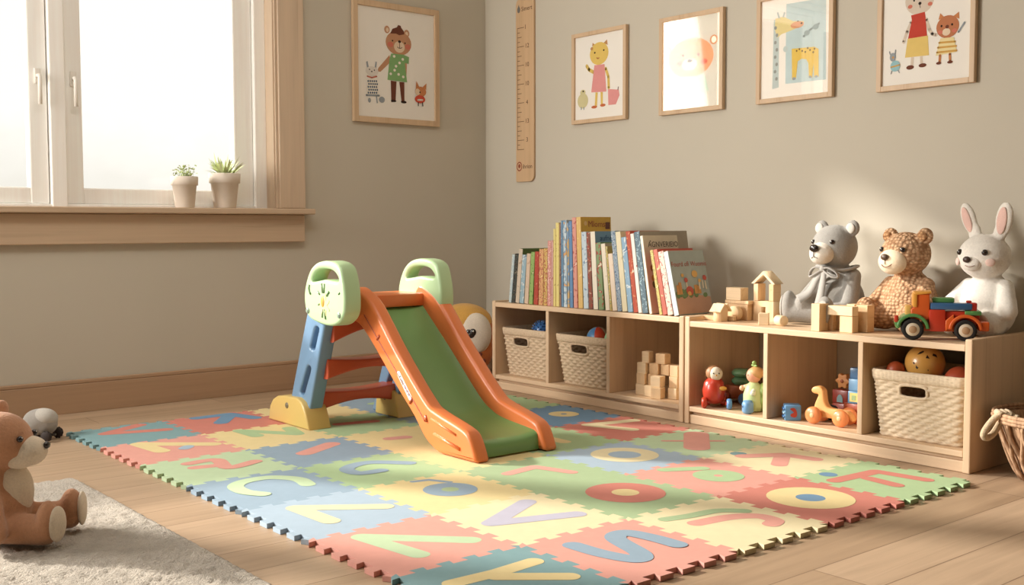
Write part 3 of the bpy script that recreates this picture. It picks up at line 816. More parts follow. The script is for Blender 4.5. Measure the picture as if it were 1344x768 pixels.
# ------------------------------------------------------------------ woven baskets
def basket(name, label, yc, ht, wt, wb, dt, db, hole, ring_liner=None, rows=15, z0=0.0645, xf=-0.388, cols=(204, 180, 150), dark=(160, 132, 104)):
    """rectangular tapering woven basket. widths along y (wt top, wb bottom), depths along x"""
    xc = xf + dt / 2
    t = thing(name, label, 'basket', (xc, yc, z0), -PI / 2, 'woven storage baskets in the cubbies')   # local x -> -y world, local -y -> -x (front)
    def ringpt(s, hw, hd, rc):
        """s in 0..1 round a rounded rectangle, returns x,y,nx,ny"""
        a, c = hw - rc, hd - rc
        per = [2 * a, PI / 2 * rc, 2 * c, PI / 2 * rc] * 2; tot = sum(per); d = s * tot
        cs = [(-a, -hd, 1, 0, a, -c), (hw, -c, 0, 1, a, c), (a, hd, -1, 0, -a, c), (-hw, c, 0, -1, -a, -c)]
        for q in range(4):
            sx, sy, tx, ty, cx, cy = cs[q]
            if d < per[2 * q]: return sx + tx * d, sy + ty * d, ty, -tx
            d -= per[2 * q]
            if d < per[2 * q + 1]:
                th = d / rc; n0 = Vector((ty, -tx)); n = Vector((n0.x * math.cos(th) - n0.y * math.sin(th), n0.x * math.sin(th) + n0.y * math.cos(th)))
                return cx + n.x * rc, cy + n.y * rc, n.x, n.y
            d -= per[2 * q + 1]
        return -a, -hd, 0, -1
    n = 264; sub = 4; hrim = 0.032; hb = ht - hrim; stakes = 52
    b = BM(); R = []
    for j in range(rows * sub + 1):
        z = hb * j / (rows * sub); f = z / ht; row = j / sub
        hw = (wb + (wt - wb) * f) / 2; hd = (db + (dt - db) * f) / 2
        ring = []
        for i in range(n):
            x, y, nx, ny = ringpt(i / n, hw, hd, 0.022)
            par = int(row) % 2; ph = PI * (i / n * stakes) + PI * par
            amp = 0.0034 * math.sin(ph) * abs(math.sin(PI * (row % 1))) + 0.0026 * abs(math.sin(PI * (row % 1)))
            ring.append(b.verts.new((x + nx * amp, y + ny * amp, z)))
        R.append(ring)
    hx0, hx1, hz0, hz1 = hole; hx0 -= .005; hx1 += .005; hz0 -= .005; hz1 += .004
    def inhole(p): 
        cx, cz = (hx0 + hx1) / 2, (hz0 + hz1) / 2
        return p.y < -db / 2 * 0.9 and (abs((p.x - cx) / ((hx1 - hx0) / 2)) ** 4 + abs((p.z - cz) / ((hz1 - hz0) / 2)) ** 4) < 1
    for A, B in zip(R, R[1:]):
        for i in range(n):
            q = (A[i], A[(i + 1) % n], B[(i + 1) % n], B[i])
            if inhole((q[0].co + q[2].co) / 2): continue
            b.faces.new(q).smooth = True
    b.faces.new(R[0])
    m, nt, pb = new_mat('seagrass'); 
    nzn = N(nt, 'ShaderNodeTexNoise', Scale=90.0, Detail=3.0); nt.links.new(coords(nt, (1, 1, 3)), nzn.inputs['Vector'])
    nt.links.new(ramp(nt, nzn.outputs['Fac'], [(0.15, lin(dark)), (0.42, lin(cols)), (0.8, lin(tuple(min(255, q + 18) for q in cols)))]), pb.inputs['Base Color'])
    pb.inputs['Roughness'].default_value = 0.8; bump(nt, pb, nzn.outputs['Fac'], 0.4, 0.002)
    o = obj('woven_body', b, m, t); sm = o.modifiers.new('thick', 'SOLIDIFY'); sm.thickness = 0.004; sm.offset = -1
    b = BM(); Q = []
    for k, (dz, off) in enumerate([(hb - 0.002, 0.0), (hb, 0.005), (hb + 0.008, 0.006), (ht - 0.006, 0.006), (ht, 0.002), (ht, -0.006), (hb - 0.002, -0.006)]):
        f = min(1, dz / ht); ring = []
        for i in range(n):
            x, y, nx, ny = ringpt(i / n, (wb + (wt - wb) * f) / 2, (db + (dt - db) * f) / 2, 0.022)
            w = off + (0.0011 * math.sin(2 * PI * i / n * 88) if off > 0.003 else 0)
            ring.append(b.verts.new((x + nx * w, y + ny * w, dz)))
        Q.append(ring)
    for A, B in zip(Q, Q[1:]):
        for i in range(n): b.faces.new((A[i], A[(i + 1) % n], B[(i + 1) % n], B[i])).smooth = True
    obj('rim', b, m, t)
    b = BM(); pts = []
    for k in range(40):
        a = 2 * PI * k / 40; ca, sa = math.cos(a), math.sin(a); e = 0.5
        x = (hx0 + hx1) / 2 + (hx1 - hx0) / 2 * math.copysign(abs(ca) ** e, ca); z = (hz0 + hz1) / 2 + (hz1 - hz0) / 2 * math.copysign(abs(sa) ** e, sa)
        f = z / ht; pts.append((x, -(db + (dt - db) * f) / 2 - 0.001, z))
    tube(b, pts, 0.0052, 8, closed=True); obj('hand_hole_rim', b, m, t)
    return t
basket('woven_basket', 'woven basket in the cubby nearest the corner, in shade', -0.752, 0.212, 0.308, 0.262, 0.30, 0.26, (-0.068, 0.022, 0.138, 0.171))
basket('woven_basket', 'woven basket in the middle cubby with striped and green balls inside', -1.108, 0.210, 0.310, 0.250, 0.30, 0.26, (-0.055, 0.035, 0.138, 0.171), rows=14)
basket('woven_basket', 'largest woven basket at far right, holding a yellow face ball', -2.588, 0.210, 0.306, 0.270, 0.30, 0.26, (-0.052, 0.030, 0.136, 0.166), cols=(214, 194, 166), dark=(170, 146, 118))
# ================================================================== picture books on the left shelf
BG = 'picture books on the cubby shelf'
PAGE = plain((236, 226, 204), 0.9, 0.05, 200)
def sheet_side(bm):   # a drawing made in local XZ facing -Y is turned onto a book's +x cover
    bm.transform(Matrix.Rotation(PI / 2, 4, 'Z')); return bm
def book(label, y0, y1, yt, zt, spine, cover, depth=0.17, xf=-0.386, art=None, sink=0.0):
    th = (y0 - y1) - 0.0025; yc = (y0 + y1) / 2
    h = zt - TL; lean = math.atan2(-(yt - yc), h)         # local +x is world -y
    L = h / math.cos(lean)
    t = thing('book', label, 'book', (xf, yc, TL + abs(math.sin(lean)) * th / 2 + 0.0006), group=BG, rot=(0, lean, -PI / 2))
    b = BM(); c = 0.0018
    box(b, -th / 2, th / 2, 0, c * 1.5, 0, L, 0.0012, 0, 1)                      # spine
    box(b, -th / 2, -th / 2 + c, c, depth, 0, L, 0, 1); box(b, th / 2 - c, th / 2, c, depth, 0, L, 0, 1)   # boards
    obj('cover', b, [spine, cover], t)
    b = BM(); box(b, -th / 2 + c, th / 2 - c, c * 1.5, depth - 0.004, 0.003, L - 0.003); obj('pages', b, PAGE, t)
    if art: art(t, th / 2 + 0.0004, depth, L)
    return t
P = lambda *c: plain(c, 0.55, 0.04, 30)
def on_cover(t, x, name, bm, m):
    sheet_side(bm); bm.transform(Matrix.Translation((x, 0, 0))); return obj(name, bm, m, t)
def cover_text(t, x, s, size, y, z, col, name='title'):
    b = text_bm(s, size, 0.0001)
    M = Matrix(((0, 0, 1, x + 0.0004), (1, 0, 0, y), (0, 1, 0, z), (0, 0, 0, 1))); b.transform(M)
    obj(name, b, paint(col), t)
def art_yellow(t, x, d, L):
    cover_text(t, x, 'Mloms', 0.036, d * 0.52, L - 0.030, (150, 72, 40))
    b = BM(); 
    for q in range(9): ell2(b, (d * 0.885 + (q % 3 - 1) * 0.008, L - 0.036 + (q // 3 - 1) * 0.009), 0.006, 0.006, 0.0001 * (q + 1), 0, n=8)
    on_cover(t, x, 'emblem', b, paint((96, 44, 24)))
    b = BM(); ell2(b, (d * 0.16, L - 0.026), 0.009, 0.009, 0.0001, 0); on_cover(t, x, 'moon', b, paint((216, 180, 120)))
def art_blue(t, x, d, L):
    cover_text(t, x, 'aufnes', 0.032, d * 0.45, L - 0.028, (44, 74, 112))
def art_beige(t, x, d, L):
    b = BM(); ell2(b, (d * 0.26, L - 0.022), 0.008, 0.011, 0.0001, 0); ell2(b, (d * 0.34, L - 0.034), 0.006, 0.006, 0.0002, 0); on_cover(t, x, 'red_bird', b, paint((176, 44, 34)))
    b = BM(); ell2(b, (d * 0.3, L - 0.08), 0.014, 0.03, 0.0001, 0); on_cover(t, x, 'yellow_plant', b, paint((200, 160, 60)))
def art_adv(t, x, d, L):
    cover_text(t, x, 'AGNVERIEIO', 0.030, d * 0.56, L - 0.036, (74, 64, 52))
    b = BM(); r = random.Random(5)
    for q in range(16): ell2(b, (d * (0.16 + 0.10 * r.random()), L * (0.30 + 0.32 * r.random())), 0.010, 0.013, 0.0001 + q * 4e-5, q % 3)
    on_cover(t, x, 'flower_picture', b, [paint((196, 150, 70)), paint((160, 110, 60)), paint((116, 132, 76))])
    b = BM(); ell2(b, (d * 0.2, L - 0.022), 0.004, 0.003, 0.0001, 0); on_cover(t, x, 'small_mark', b, paint((120, 112, 92)))
def art_town(t, x, d, L):
    cover_text(t, x, 'Fourd ofi Wuomis', 0.0265, d * 0.53, L - 0.052, (178, 92, 76))
    cols = [(190, 148, 122), (104, 132, 80), (206, 148, 78), (192, 80, 62), (218, 170, 88), (226, 214, 190)]
    b = BM(); r = random.Random(9)
    poly2(b, [(0.004, 0.002), (d - 0.002, 0.002), (d - 0.002, 0.062), (d * 0.6, 0.072), (0.004, 0.066)], 0.0001, 0)
    for q in range(34):
        u = r.random(); ell2(b, (d * (0.06 + 0.88 * u), 0.068 + 0.022 * r.random() + (0.018 if 0.62 < u < 0.85 else 0)), 0.010, 0.009, 0.0002 + q * 3e-5, 1, n=10)
    for u, w, h in ((0.06, 0.018, 0.036), (0.13, 0.016, 0.046), (0.56, 0.020, 0.034), (0.64, 0.02, 0.03)): poly2(b, [(d * u, 0.076), (d * u + w, 0.076), (d * u + w, 0.076 + h), (d * u, 0.076 + h)], 0.0013, 2)
    for u, z in ((0.36, 0.116), (0.90, 0.118), (0.72, 0.118), (0.82, 0.122)): poly2(b, [(d * u - 0.004, z - 0.026), (d * u + 0.004, z - 0.026), (d * u + 0.003, z + 0.006), (d * u - 0.003, z + 0.006)], 0.0015, 5)
    for u, z, s in ((0.36, 0.130, 0.010), (0.90, 0.136, 0.011), (0.42, 0.088, 0.020)): ell2(b, (d * u, z), s, s * 0.9, 0.0016, 3)
    for u, z, s in ((0.63, 0.152, 0.016), (0.28, 0.148, 0.008), (0.40, 0.078, 0.010), (0.74, 0.126, 0.008)): ell2(b, (d * u, z), s, s * 0.85, 0.0018, 4)
    on_cover(t, x, 'cover_picture', b, [paint(c) for c in cols])
def dusty(c, k=0.22):
    g = 0.3 * c[0] + 0.59 * c[1] + 0.11 * c[2]
    return tuple(int(v + (g - v) * k) for v in c)
def S(c1, c2, c3=None, scale=60, t=0.55): return speckle(dusty(c1), dusty(c2), dusty(c3) if c3 else None, scale * 1.6, t)
BOOKS = [
 ('pale icy-blue thin book, first at the corner end of the row', -.645, -.665, -.691, .597, S((176, 196, 200), (206, 214, 208), None, 50), P(120, 140, 144), {}),
 ('dark brown and teal book, second from the corner end', -.665, -.691, -.712, .599, S((66, 72, 66), (44, 34, 28), (120, 110, 90), 40, .5), P(70, 74, 66), {}),
 ('pale tan spine book with dark green cover showing above its shorter neighbours', -.691, -.718, -.742, .622, S((206, 186, 160), (180, 152, 124), None, 30, .6), P(84, 110, 60), dict(depth=.21)),
 ('powder blue picture book with a white top band, beside the green-covered one', -.718, -.748, -.762, .596, S((142, 176, 190), (206, 214, 212), (110, 140, 160), 26), P(160, 180, 180), {}),
 ('plain pinkish beige book between powder blue and lime green ones', -.751, -.779, -.788, .602, S((214, 182, 152), (200, 160, 128), None, 30, .6), P(210, 182, 150), {}),
 ('lime green book with dark specks, left of the red spine', -.781, -.808, -.817, .610, S((142, 178, 84), (96, 130, 52), (214, 214, 150), 40, .58), P(150, 180, 96), {}),
 ('bright red spine book in the left part of the row', -.813, -.841, -.848, .612, S((196, 62, 40), (222, 140, 110), None, 60, .62), P(190, 66, 44), {}),
 ('orange-tan patterned book just right of the left red spine', -.844, -.875, -.880, .624, S((222, 160, 96), (196, 90, 66), (236, 206, 130), 44, .52), P(210, 150, 90), {}),
 ('mustard book with red floral pattern, left of the two pink spines', -.876, -.901, -.908, .627, S((214, 178, 84), (188, 70, 50), (230, 200, 120), 50, .5), P(200, 160, 80), {}),
 ('rose pink book, left of the pair of pink spines', -.901, -.925, -.929, .660, S((222, 142, 130), (240, 196, 180), (200, 90, 84), 46, .54), P(216, 140, 126), {}),
 ('thinner dusty pink book, right of the pair of pink spines', -.925, -.939, -.945, .662, S((216, 160, 148), (190, 110, 100), None, 46, .6), P(210, 150, 140), {}),
 ('shorter of the two tall slim pale yellow books', -.939, -.955, -.967, .710, S((226, 204, 112), (190, 160, 70), None, 60, .62), P(222, 200, 110), {}),
 ('taller of the two slim pale yellow books', -.955, -.978, -.985, .735, S((228, 206, 110), (180, 140, 66), None, 60, .64), P(224, 200, 108), {}),
 ('very thin brown book beside the slim yellow pair', -.978, -.989, -1.000, .731, S((170, 122, 92), (128, 80, 60), None, 40), P(150, 110, 84), {}),
 ('slim steel blue tall book, left of the white-and-blue one', -.989, -1.004, -1.017, .744, S((96, 140, 176), (150, 180, 200), None, 40, .6), P(100, 140, 170), {}),
 ('white and pale blue tall book with orange foot', -1.004, -1.027, -1.032, .746, S((188, 206, 216), (120, 156, 186), (224, 160, 90), 24, .5), P(190, 204, 210), {}),
 ('slim orange and blue striped tall book', -1.028, -1.042, -1.043, .734, S((214, 168, 96), (116, 150, 184), None, 18, .48), P(200, 160, 100), {}),
 ('mid blue tall book just left of the coral spine', -1.042, -1.063, -1.056, .741, S((92, 140, 188), (160, 190, 210), None, 34, .62), P(96, 140, 186), {}),
 ('tall coral pink book left of the golden yellow one', -1.065, -1.091, -1.069, .756, S((224, 146, 128), (196, 84, 72), (240, 200, 180), 30, .56), P(216, 130, 112), {}),
 ('tallest book, golden yellow with brown title across its projecting cover', -1.093, -1.122, -1.092, .757, S((226, 180, 92), (236, 204, 130), None, 40, .62), P(204, 162, 62), dict(depth=.172, art=art_yellow)),
 ('pale blue-white book just right of the golden yellow one', -1.124, -1.155, -1.118, .697, S((190, 208, 218), (120, 150, 180), (230, 230, 226), 28, .58), P(190, 204, 212), {}),
 ('chestnut brown and red book beside the pale blue-white one', -1.155, -1.179, -1.146, .695, S((140, 82, 60), (176, 60, 44), (190, 170, 140), 34, .5), P(140, 90, 70), {}),
 ('cream spine book with blue lettering on a blue cover', -1.181, -1.210, -1.168, .698, S((234, 222, 198), (214, 196, 168), None, 40, .66), P(112, 148, 172), dict(art=art_blue, depth=.15)),
 ('green and red illustrated book, shorter, right of the blue-covered one', -1.212, -1.243, -1.189, .654, S((126, 154, 100), (184, 66, 48), (226, 212, 180), 30, .54), P(120, 150, 96), {}),
 ('cream spine book with small red bird on beige cover', -1.250, -1.276, -1.219, .650, S((236, 220, 192), (216, 190, 150), None, 40, .68), P(206, 188, 158), dict(art=art_beige, depth=.14)),
 ('thin yellow-patterned book squeezed right of the red bird cover', -1.276, -1.288, -1.247, .640, S((212, 180, 92), (150, 160, 90), (236, 220, 160), 50, .5), P(210, 180, 100), {}),
 ('lowest cream book with blank peach spine', -1.289, -1.317, -1.258, .611, S((240, 216, 188), (230, 200, 168), None, 30, .7), P(236, 212, 184), {}),
 ('steel blue speckled spine leaning left behind the lowest cream book', -1.317, -1.343, -1.274, .699, S((150, 172, 190), (92, 120, 150), (220, 226, 226), 60, .52), P(150, 170, 186), {}),
 ('tall pale cream-yellow plain spine, left of the slim sky blue one', -1.343, -1.373, -1.298, .697, S((238, 224, 180), (222, 200, 150), None, 26, .68), P(234, 220, 180), {}),
 ('sky blue slim book leaning beside the orange-red spine', -1.374, -1.403, -1.331, .676, S((140, 182, 214), (220, 230, 232), (90, 140, 190), 22, .56), P(140, 180, 210), {}),
 ('vivid orange-red spine with white marks, right half of the row', -1.404, -1.429, -1.358, .699, S((206, 76, 46), (232, 146, 90), (236, 220, 200), 34, .58), P(200, 80, 54), {}),
 ('white slim book with tiny red marks, right of the orange-red spine', -1.429, -1.450, -1.390, .690, S((232, 226, 216), (200, 70, 60), None, 30, .70), P(226, 220, 210), {}),
 ('dark slate blue spine whose grey cover projects toward the wall', -1.451, -1.482, -1.418, .697, S((84, 112, 128), (150, 180, 190), (60, 70, 80), 40, .55), P(160, 148, 130), dict(depth=.272)),
 ('cream cover book with grey capital title, largest pale cover', -1.487, -1.503, -1.436, .682, S((240, 230, 206), (228, 214, 186), None, 30, .7), P(212, 200, 174), dict(depth=.195, art=art_adv)),
 ('olive yellow spine book in front of the cream titled cover', -1.538, -1.556, -1.495, .628, S((200, 178, 84), (150, 130, 60), (226, 210, 130), 50, .52), P(190, 80, 60), dict(depth=.05)),
 ('red-edged book just left of the pink patterned spine', -1.556, -1.580, -1.512, .630, S((196, 88, 66), (214, 180, 120), None, 30, .6), P(186, 78, 62), dict(depth=.20)),
 ('pale pink patterned spine, second from the right end', -1.580, -1.609, -1.538, .622, S((226, 190, 172), (200, 100, 90), (240, 222, 200), 44, .56), P(214, 170, 150), {}),
 ('grey-blue storybook with mushroom village picture at right end of the row', -1.612, -1.637, -1.567, .622, S((206, 220, 220), (190, 206, 204), None, 20, .7), P(166, 176, 170), dict(depth=.198, art=art_town)),
]
# let neighbours lean on each other without cutting into one another
lean_ = [-(q[3] - (q[1] + q[2]) / 2) / (q[4] - TL) for q in BOOKS]
def slack(i):
    a, c = BOOKS[i], BOOKS[i + 1]; h = min(a[4], c[4]) - TL
    return (-(c[1] + c[2]) / 2 + lean_[i + 1] * h - (c[1] - c[2]) / 2) - (-(a[1] + a[2]) / 2 + lean_[i] * h + (a[1] - a[2]) / 2) + 0.0012, h
for i in range(18, -1, -1):
    s_, h = slack(i)
    if s_ < 0: lean_[i] += s_ / h
for i in range(19, len(BOOKS) - 1):
    s_, h = slack(i)
    if s_ < 0: lean_[i + 1] -= s_ / h
for q, ln in zip(BOOKS, lean_):
    book(q[0], q[1], q[2], (q[1] + q[2]) / 2 - ln * (q[4] - TL), q[4], q[5], q[6], **q[7])
# ================================================================== framed pictures and growth chart
FRAME_M = wood((206, 176, 142), (190, 156, 120), 'z'); PAPER = plain((238, 232, 222), 0.9, 0.01)
def picture(label, loc, rotz, w, h, bar, quad, shapes, cols, depth=0.020, bgcol=None, glaze=None):
    """quad: crop pixel box (x0,x1,ytop_left,ytop_right,ybot_left,ybot_right) of the print; shapes drawn in those pixels"""
    t = thing('wall_picture', label, 'picture', loc, rotz, 'framed animal prints on the walls')
    b = BM()
    M4 = lambda p: p
    box(b, -w / 2, -w / 2 + bar, -depth, -0.001, 0, h, 0.0015); box(b, w / 2 - bar, w / 2, -depth, -0.001, 0, h, 0.0015)
    box(b, -w / 2 + bar, w / 2 - bar, -depth, -0.001, 0, bar, 0.0015); box(b, -w / 2 + bar, w / 2 - bar, -depth, -0.001, h - bar, h, 0.0015)
    obj('frame', b, FRAME_M, t)
    pw, ph = w - 2 * bar, h - 2 * bar
    x0, x1, tl, tr, bl, br = quad
    def U(p):
        u = (p[0] - x0) / (x1 - x0); top = tl + (tr - tl) * u; bot = bl + (br - bl) * u
        return (-pw / 2 + pw * u, bar + ph * (1 - (p[1] - top) / (bot - top)))
    kx = pw / (x1 - x0); kz = ph / ((bl - tl + br - tr) / 2)
    b = BM(); Y0 = 0.010
    box(b, -pw / 2, pw / 2, -Y0, -0.002, bar, h - bar, 0, 0)
    lay = Y0 + 0.0001
    for s in shapes:
        lay += 0.00004
        k = s[0]; mi = 1 + cols.index(s[1])
        if k == 'e':   c = U(s[2]); ell2(b, c, s[3] * kx, s[4] * kz, lay, mi, s[5] if len(s) > 5 else 0)
        elif k == 'p': poly2(b, [U(q) for q in s[2]], lay, mi)
        elif k == 'l': 
            lay += 0.0; line2(b, [U(q) for q in s[2]], s[3] * kx, lay, mi)
    o = obj('print', b, [bgcol or PAPER] + [flat(c) for c in cols], t, recalc=False)
    if glaze: glaze(t, pw, ph, bar)
    return t
HALF = -PI / 2
# 1 : big picture on the window wall (bear child with green dress, two little animals)
BR, DB, GRN, CR, CHK, WHT, BLK, GRY, FOX, RDD = (192, 142, 108), (112, 66, 50), (132, 172, 114), (228, 204, 176), (206, 120, 100), (236, 228, 214), (52, 40, 34), (150, 156, 160), (198, 130, 84), (206, 84, 62)
sh = [('e', BR, (250, 128), 15, 22), ('e', CR, (252, 130), 8, 13), ('e', BR, (360, 146), 15, 22), ('e', CR, (360, 148), 8, 13),
      ('e', BR, (314, 205), 72, 72), ('p', DB, [(268, 150), (280, 122), (305, 112), (312, 98), (326, 102), (330, 114), (345, 135), (346, 152), (318, 158), (300, 150)]),
      ('e', CHK, (268, 215), 16, 16), ('e', CHK, (366, 226), 16, 16), ('e', CR, (318, 228), 30, 34), ('e', BLK, (319, 196), 8, 8), ('e', BLK, (280, 192), 4, 5), ('e', BLK, (350, 204), 4, 5), ('l', BLK, [(319, 200), (320, 234)], 3), ('l', BLK, [(307, 228), (313, 234), (320, 235), (327, 235), (332, 230)], 3),
      ('p', BR, [(262, 278), (200, 356), (196, 376), (212, 378), (270, 316)]), ('p', BR, [(340, 316), (360, 316), (356, 400), (342, 404)]),
      ('p', GRN, [(272, 268), (340, 272), (372, 286), (370, 326), (348, 322), (360, 436), (250, 424), (262, 300)]),
      ('p', DB, [(268, 428), (300, 432), (294, 552), (270, 556)]), ('p', DB, [(316, 434), (344, 436), (344, 548), (356, 560), (328, 560)]), ('e', BLK, (283, 548), 15, 7), ('e', BLK, (340, 554), 16, 8)]
for p in ((288, 284), (318, 322), (298, 342), (290, 366), (268, 388), (336, 300), (338, 404), (312, 390)): sh.append(('e', WHT, p, 7, 8))
sh += [('p', GRY, [(134, 322), (142, 318), (150, 360), (140, 366)]), ('p', GRY, [(186, 318), (192, 322), (188, 366), (178, 362)]), ('e', (222, 214, 204), (166, 376), 34, 28), ('e', BLK, (152, 366), 3, 4), ('e', BLK, (178, 370), 3, 4), ('e', BLK, (164, 378), 4, 4), ('l', CHK, [(140, 406), (164, 414), (190, 406)], 7),
       ('p', WHT, [(142, 424), (190, 424), (202, 514), (134, 514)]), ('l', GRY, [(134, 516), (202, 518)], 9), ('e', GRY, (150, 546), 8, 14), ('e', GRY, (218, 542), 16, 18), ('l', GRY, [(188, 520), (192, 560)], 6)]
for i in range(5):
    for j in range(5): sh.append(('e', (70, 92, 116), (144 + j * 11 + (i % 2) * 4, 434 + i * 17), 4, 6))
sh += [('p', FOX, [(408, 474), (412, 426), (428, 462)]), ('p', FOX, [(448, 462), (470, 440), (468, 480)]), ('e', FOX, (436, 490), 32, 30), ('e', CR, (418, 492), 14, 20), ('e', BLK, (432, 494), 4, 5), ('e', RDD, (432, 536), 30, 24), ('l', WHT, [(420, 540), (446, 540)], 8), ('l', BLK, [(422, 556), (422, 574)], 5), ('l', BLK, [(446, 556), (448, 576)], 5)]
cl = []
for s in sh:
    if s[1] not in cl: cl.append(s[1])
picture('framed print of bear child in green dotted dress, alone on the window wall', (-0.540, -0.001, 1.203), 0, 0.482, 0.556, 0.026, (88, 517, -8, 30, 637, 668), sh, cl)
# 2 : yellow cat in pink dress
YL, PK, TAN = (222, 190, 104), (222, 150, 146), (206, 196, 150)
sh = [('p', (190, 140, 90), [(152, 262), (154, 244), (170, 256)]), ('p', (190, 140, 90), [(210, 246), (228, 226), (232, 256)]), ('e', YL, (188, 302), 48, 62), ('e', (190, 140, 90), (150, 276), 7, 9), ('e', BLK, (166, 298), 4, 5), ('e', BLK, (212, 284), 4, 5), ('l', (190, 120, 80), [(176, 326), (182, 330), (188, 326)], 4),
      ('l', YL, [(160, 404), (136, 390), (124, 370)], 13), ('l', YL, [(222, 384), (236, 430), (238, 490)], 12), ('p', PK, [(164, 366), (216, 360), (226, 510), (148, 514)]), ('p', YL, [(170, 514), (182, 514), (178, 590), (166, 590)]), ('p', YL, [(196, 512), (208, 512), (208, 580), (198, 582)]), ('e', (196, 110, 70), (164, 594), 15, 8), ('e', (196, 110, 70), (208, 584), 14, 8),
      ('p', PK, [(234, 496), (288, 500), (292, 530), (274, 580), (236, 584)]), ('l', (120, 100, 90), [(284, 500), (286, 486)], 4), ('e', TAN, (104, 560), 28, 42), ('e', TAN, (104, 515), 14, 16), ('e', BLK, (106, 508), 4, 5), ('l', GRY, [(96, 596), (96, 606)], 5), ('l', GRY, [(110, 596), (110, 606)], 5)]
def colours(sh):
    cl = []
    for s in sh:
        if s[1] not in cl: cl.append(s[1])
    return cl
picture('framed print of yellow cat in pink dress, next to the growth chart', (-0.001, -0.827, 1.183), HALF, 0.344, 0.405, 0.018, (64, 314, 220, 172, 668, 640), sh, colours(sh))
# 3 : bear face mostly hidden by a window reflection in its glass
def glass_mat(k):
    """clear pane plus a mirror-like sheen of strength k"""
    m, nt, pb = new_mat('picture_glass'); nt.nodes.remove(pb)
    g1 = N(nt, 'ShaderNodeBsdfTransparent'); g2 = N(nt, 'ShaderNodeBsdfGlossy', Roughness=0.015); g2.inputs['Color'].default_value = (k, k, k, 1); g3 = N(nt, 'ShaderNodeAddShader')
    nt.links.new(g1.outputs[0], g3.inputs[0]); nt.links.new(g2.outputs[0], g3.inputs[1]); nt.links.new(g3.outputs[0], nt.nodes['Material Output'].inputs['Surface'])
    return m
def glazing(ior, bow=0.0):
    """pane resting a touch askew in front of the print"""
    def f(t, pw, ph, bar):
        b = BM(); n = 16; V = []
        for i in range(n + 1):
            x = (i / n - 0.5) * pw
            V.append([b.verts.new((x, -0.0145 - bow * x, bar + ph * j / 8)) for j in range(9)])
        for A, B in zip(V, V[1:]):
            for j in range(8): b.faces.new((A[j], B[j], B[j + 1], A[j + 1])).smooth = True
        obj('glazing', b, glass_mat(ior), t, recalc=False)
    return f
PEACH = (216, 160, 124)
sh = [('e', BR, (812, 222), 20, 26), ('e', WHT, (812, 222), 12, 18), ('e', BR, (575, 282), 16, 26), ('e', WHT, (575, 284), 9, 18), ('e', PEACH, (694, 320), 118, 110), ('e', (196, 112, 90), (640, 350), 18, 14), ('e', (196, 112, 90), (764, 342), 18, 14), ('e', CR, (690, 356), 40, 34), ('e', BLK, (690, 336), 12, 9), ('e', BLK, (655, 306), 6, 7), ('e', BLK, (735, 302), 6, 7),
      ('p', (176, 190, 176), [(640, 425), (770, 420), (790, 505), (600, 520)])]
picture('framed bear face print with bright window reflection, second from left over the shelves', (-0.001, -1.360, 1.181), HALF, 0.338, 0.400, 0.018, (550, 846, 125, 72, 612, 585), sh, colours(sh), glaze=glazing(0.88, -0.0012), bgcol=plain((196, 192, 182), 0.9, 0.01))
# 4 : spotted giraffe-like animal on pale blue
BLU = (190, 206, 206); GY2 = (190, 200, 196)
sh = [('p', BLU, [(205, -30), (405, -52), (410, 430), (205, 450)]), ('p', GY2, [(140, 60), (168, 60), (170, 470), (136, 480)]), ('p', (222, 206, 150), [(148, 54), (190, 44), (240, 74), (296, 78), (296, 96), (246, 124), (180, 150), (160, 170), (146, 120)]), ('e', PEACH, (262, 98), 34, 20), ('e', BLK, (284, 90), 5, 5), ('e', BLK, (266, 76), 4, 3), ('l', GY2, [(168, 48), (160, 20)], 8), ('l', GY2, [(190, 44), (196, 22)], 8)]
for i in range(8): sh.append(('e', (150, 152, 146), (150 + (i % 2) * 8, 110 + i * 44), 7, 11))
sh += [('p', (222, 190, 96), [(236, 240), (350, 234), (372, 248), (374, 412), (352, 414), (348, 330), (342, 416), (326, 418), (322, 330), (310, 306), (288, 302), (268, 316), (260, 420), (240, 428)]), ('e', GRY, (250, 420), 9, 9), ('e', GRY, (332, 412), 7, 7), ('e', GRY, (362, 410), 8, 7), ('e', GY2, (204, 240), 12, 18), ('l', (150, 166, 166), [(296, 170), (330, 130), (372, 98)], 9), ('e', (150, 166, 166), (312, 150), 14, 16), ('e', (150, 166, 166), (356, 116), 14, 16)]
for p in ((262, 254), (290, 256), (306, 262), (330, 252), (346, 266), (352, 246), (276, 244), (318, 240)): sh.append(('e', (120, 96, 60), p, 4, 6))
picture('framed pale blue print of long-necked yellow spotted animal, third from left over the shelves', (-0.001, -1.860, 1.184), HALF, 0.338, 0.402, 0.018, (75, 426, 10 - 60, -40 - 60, 542, 505), sh, colours(sh), glaze=glazing(0.20, 0.0))
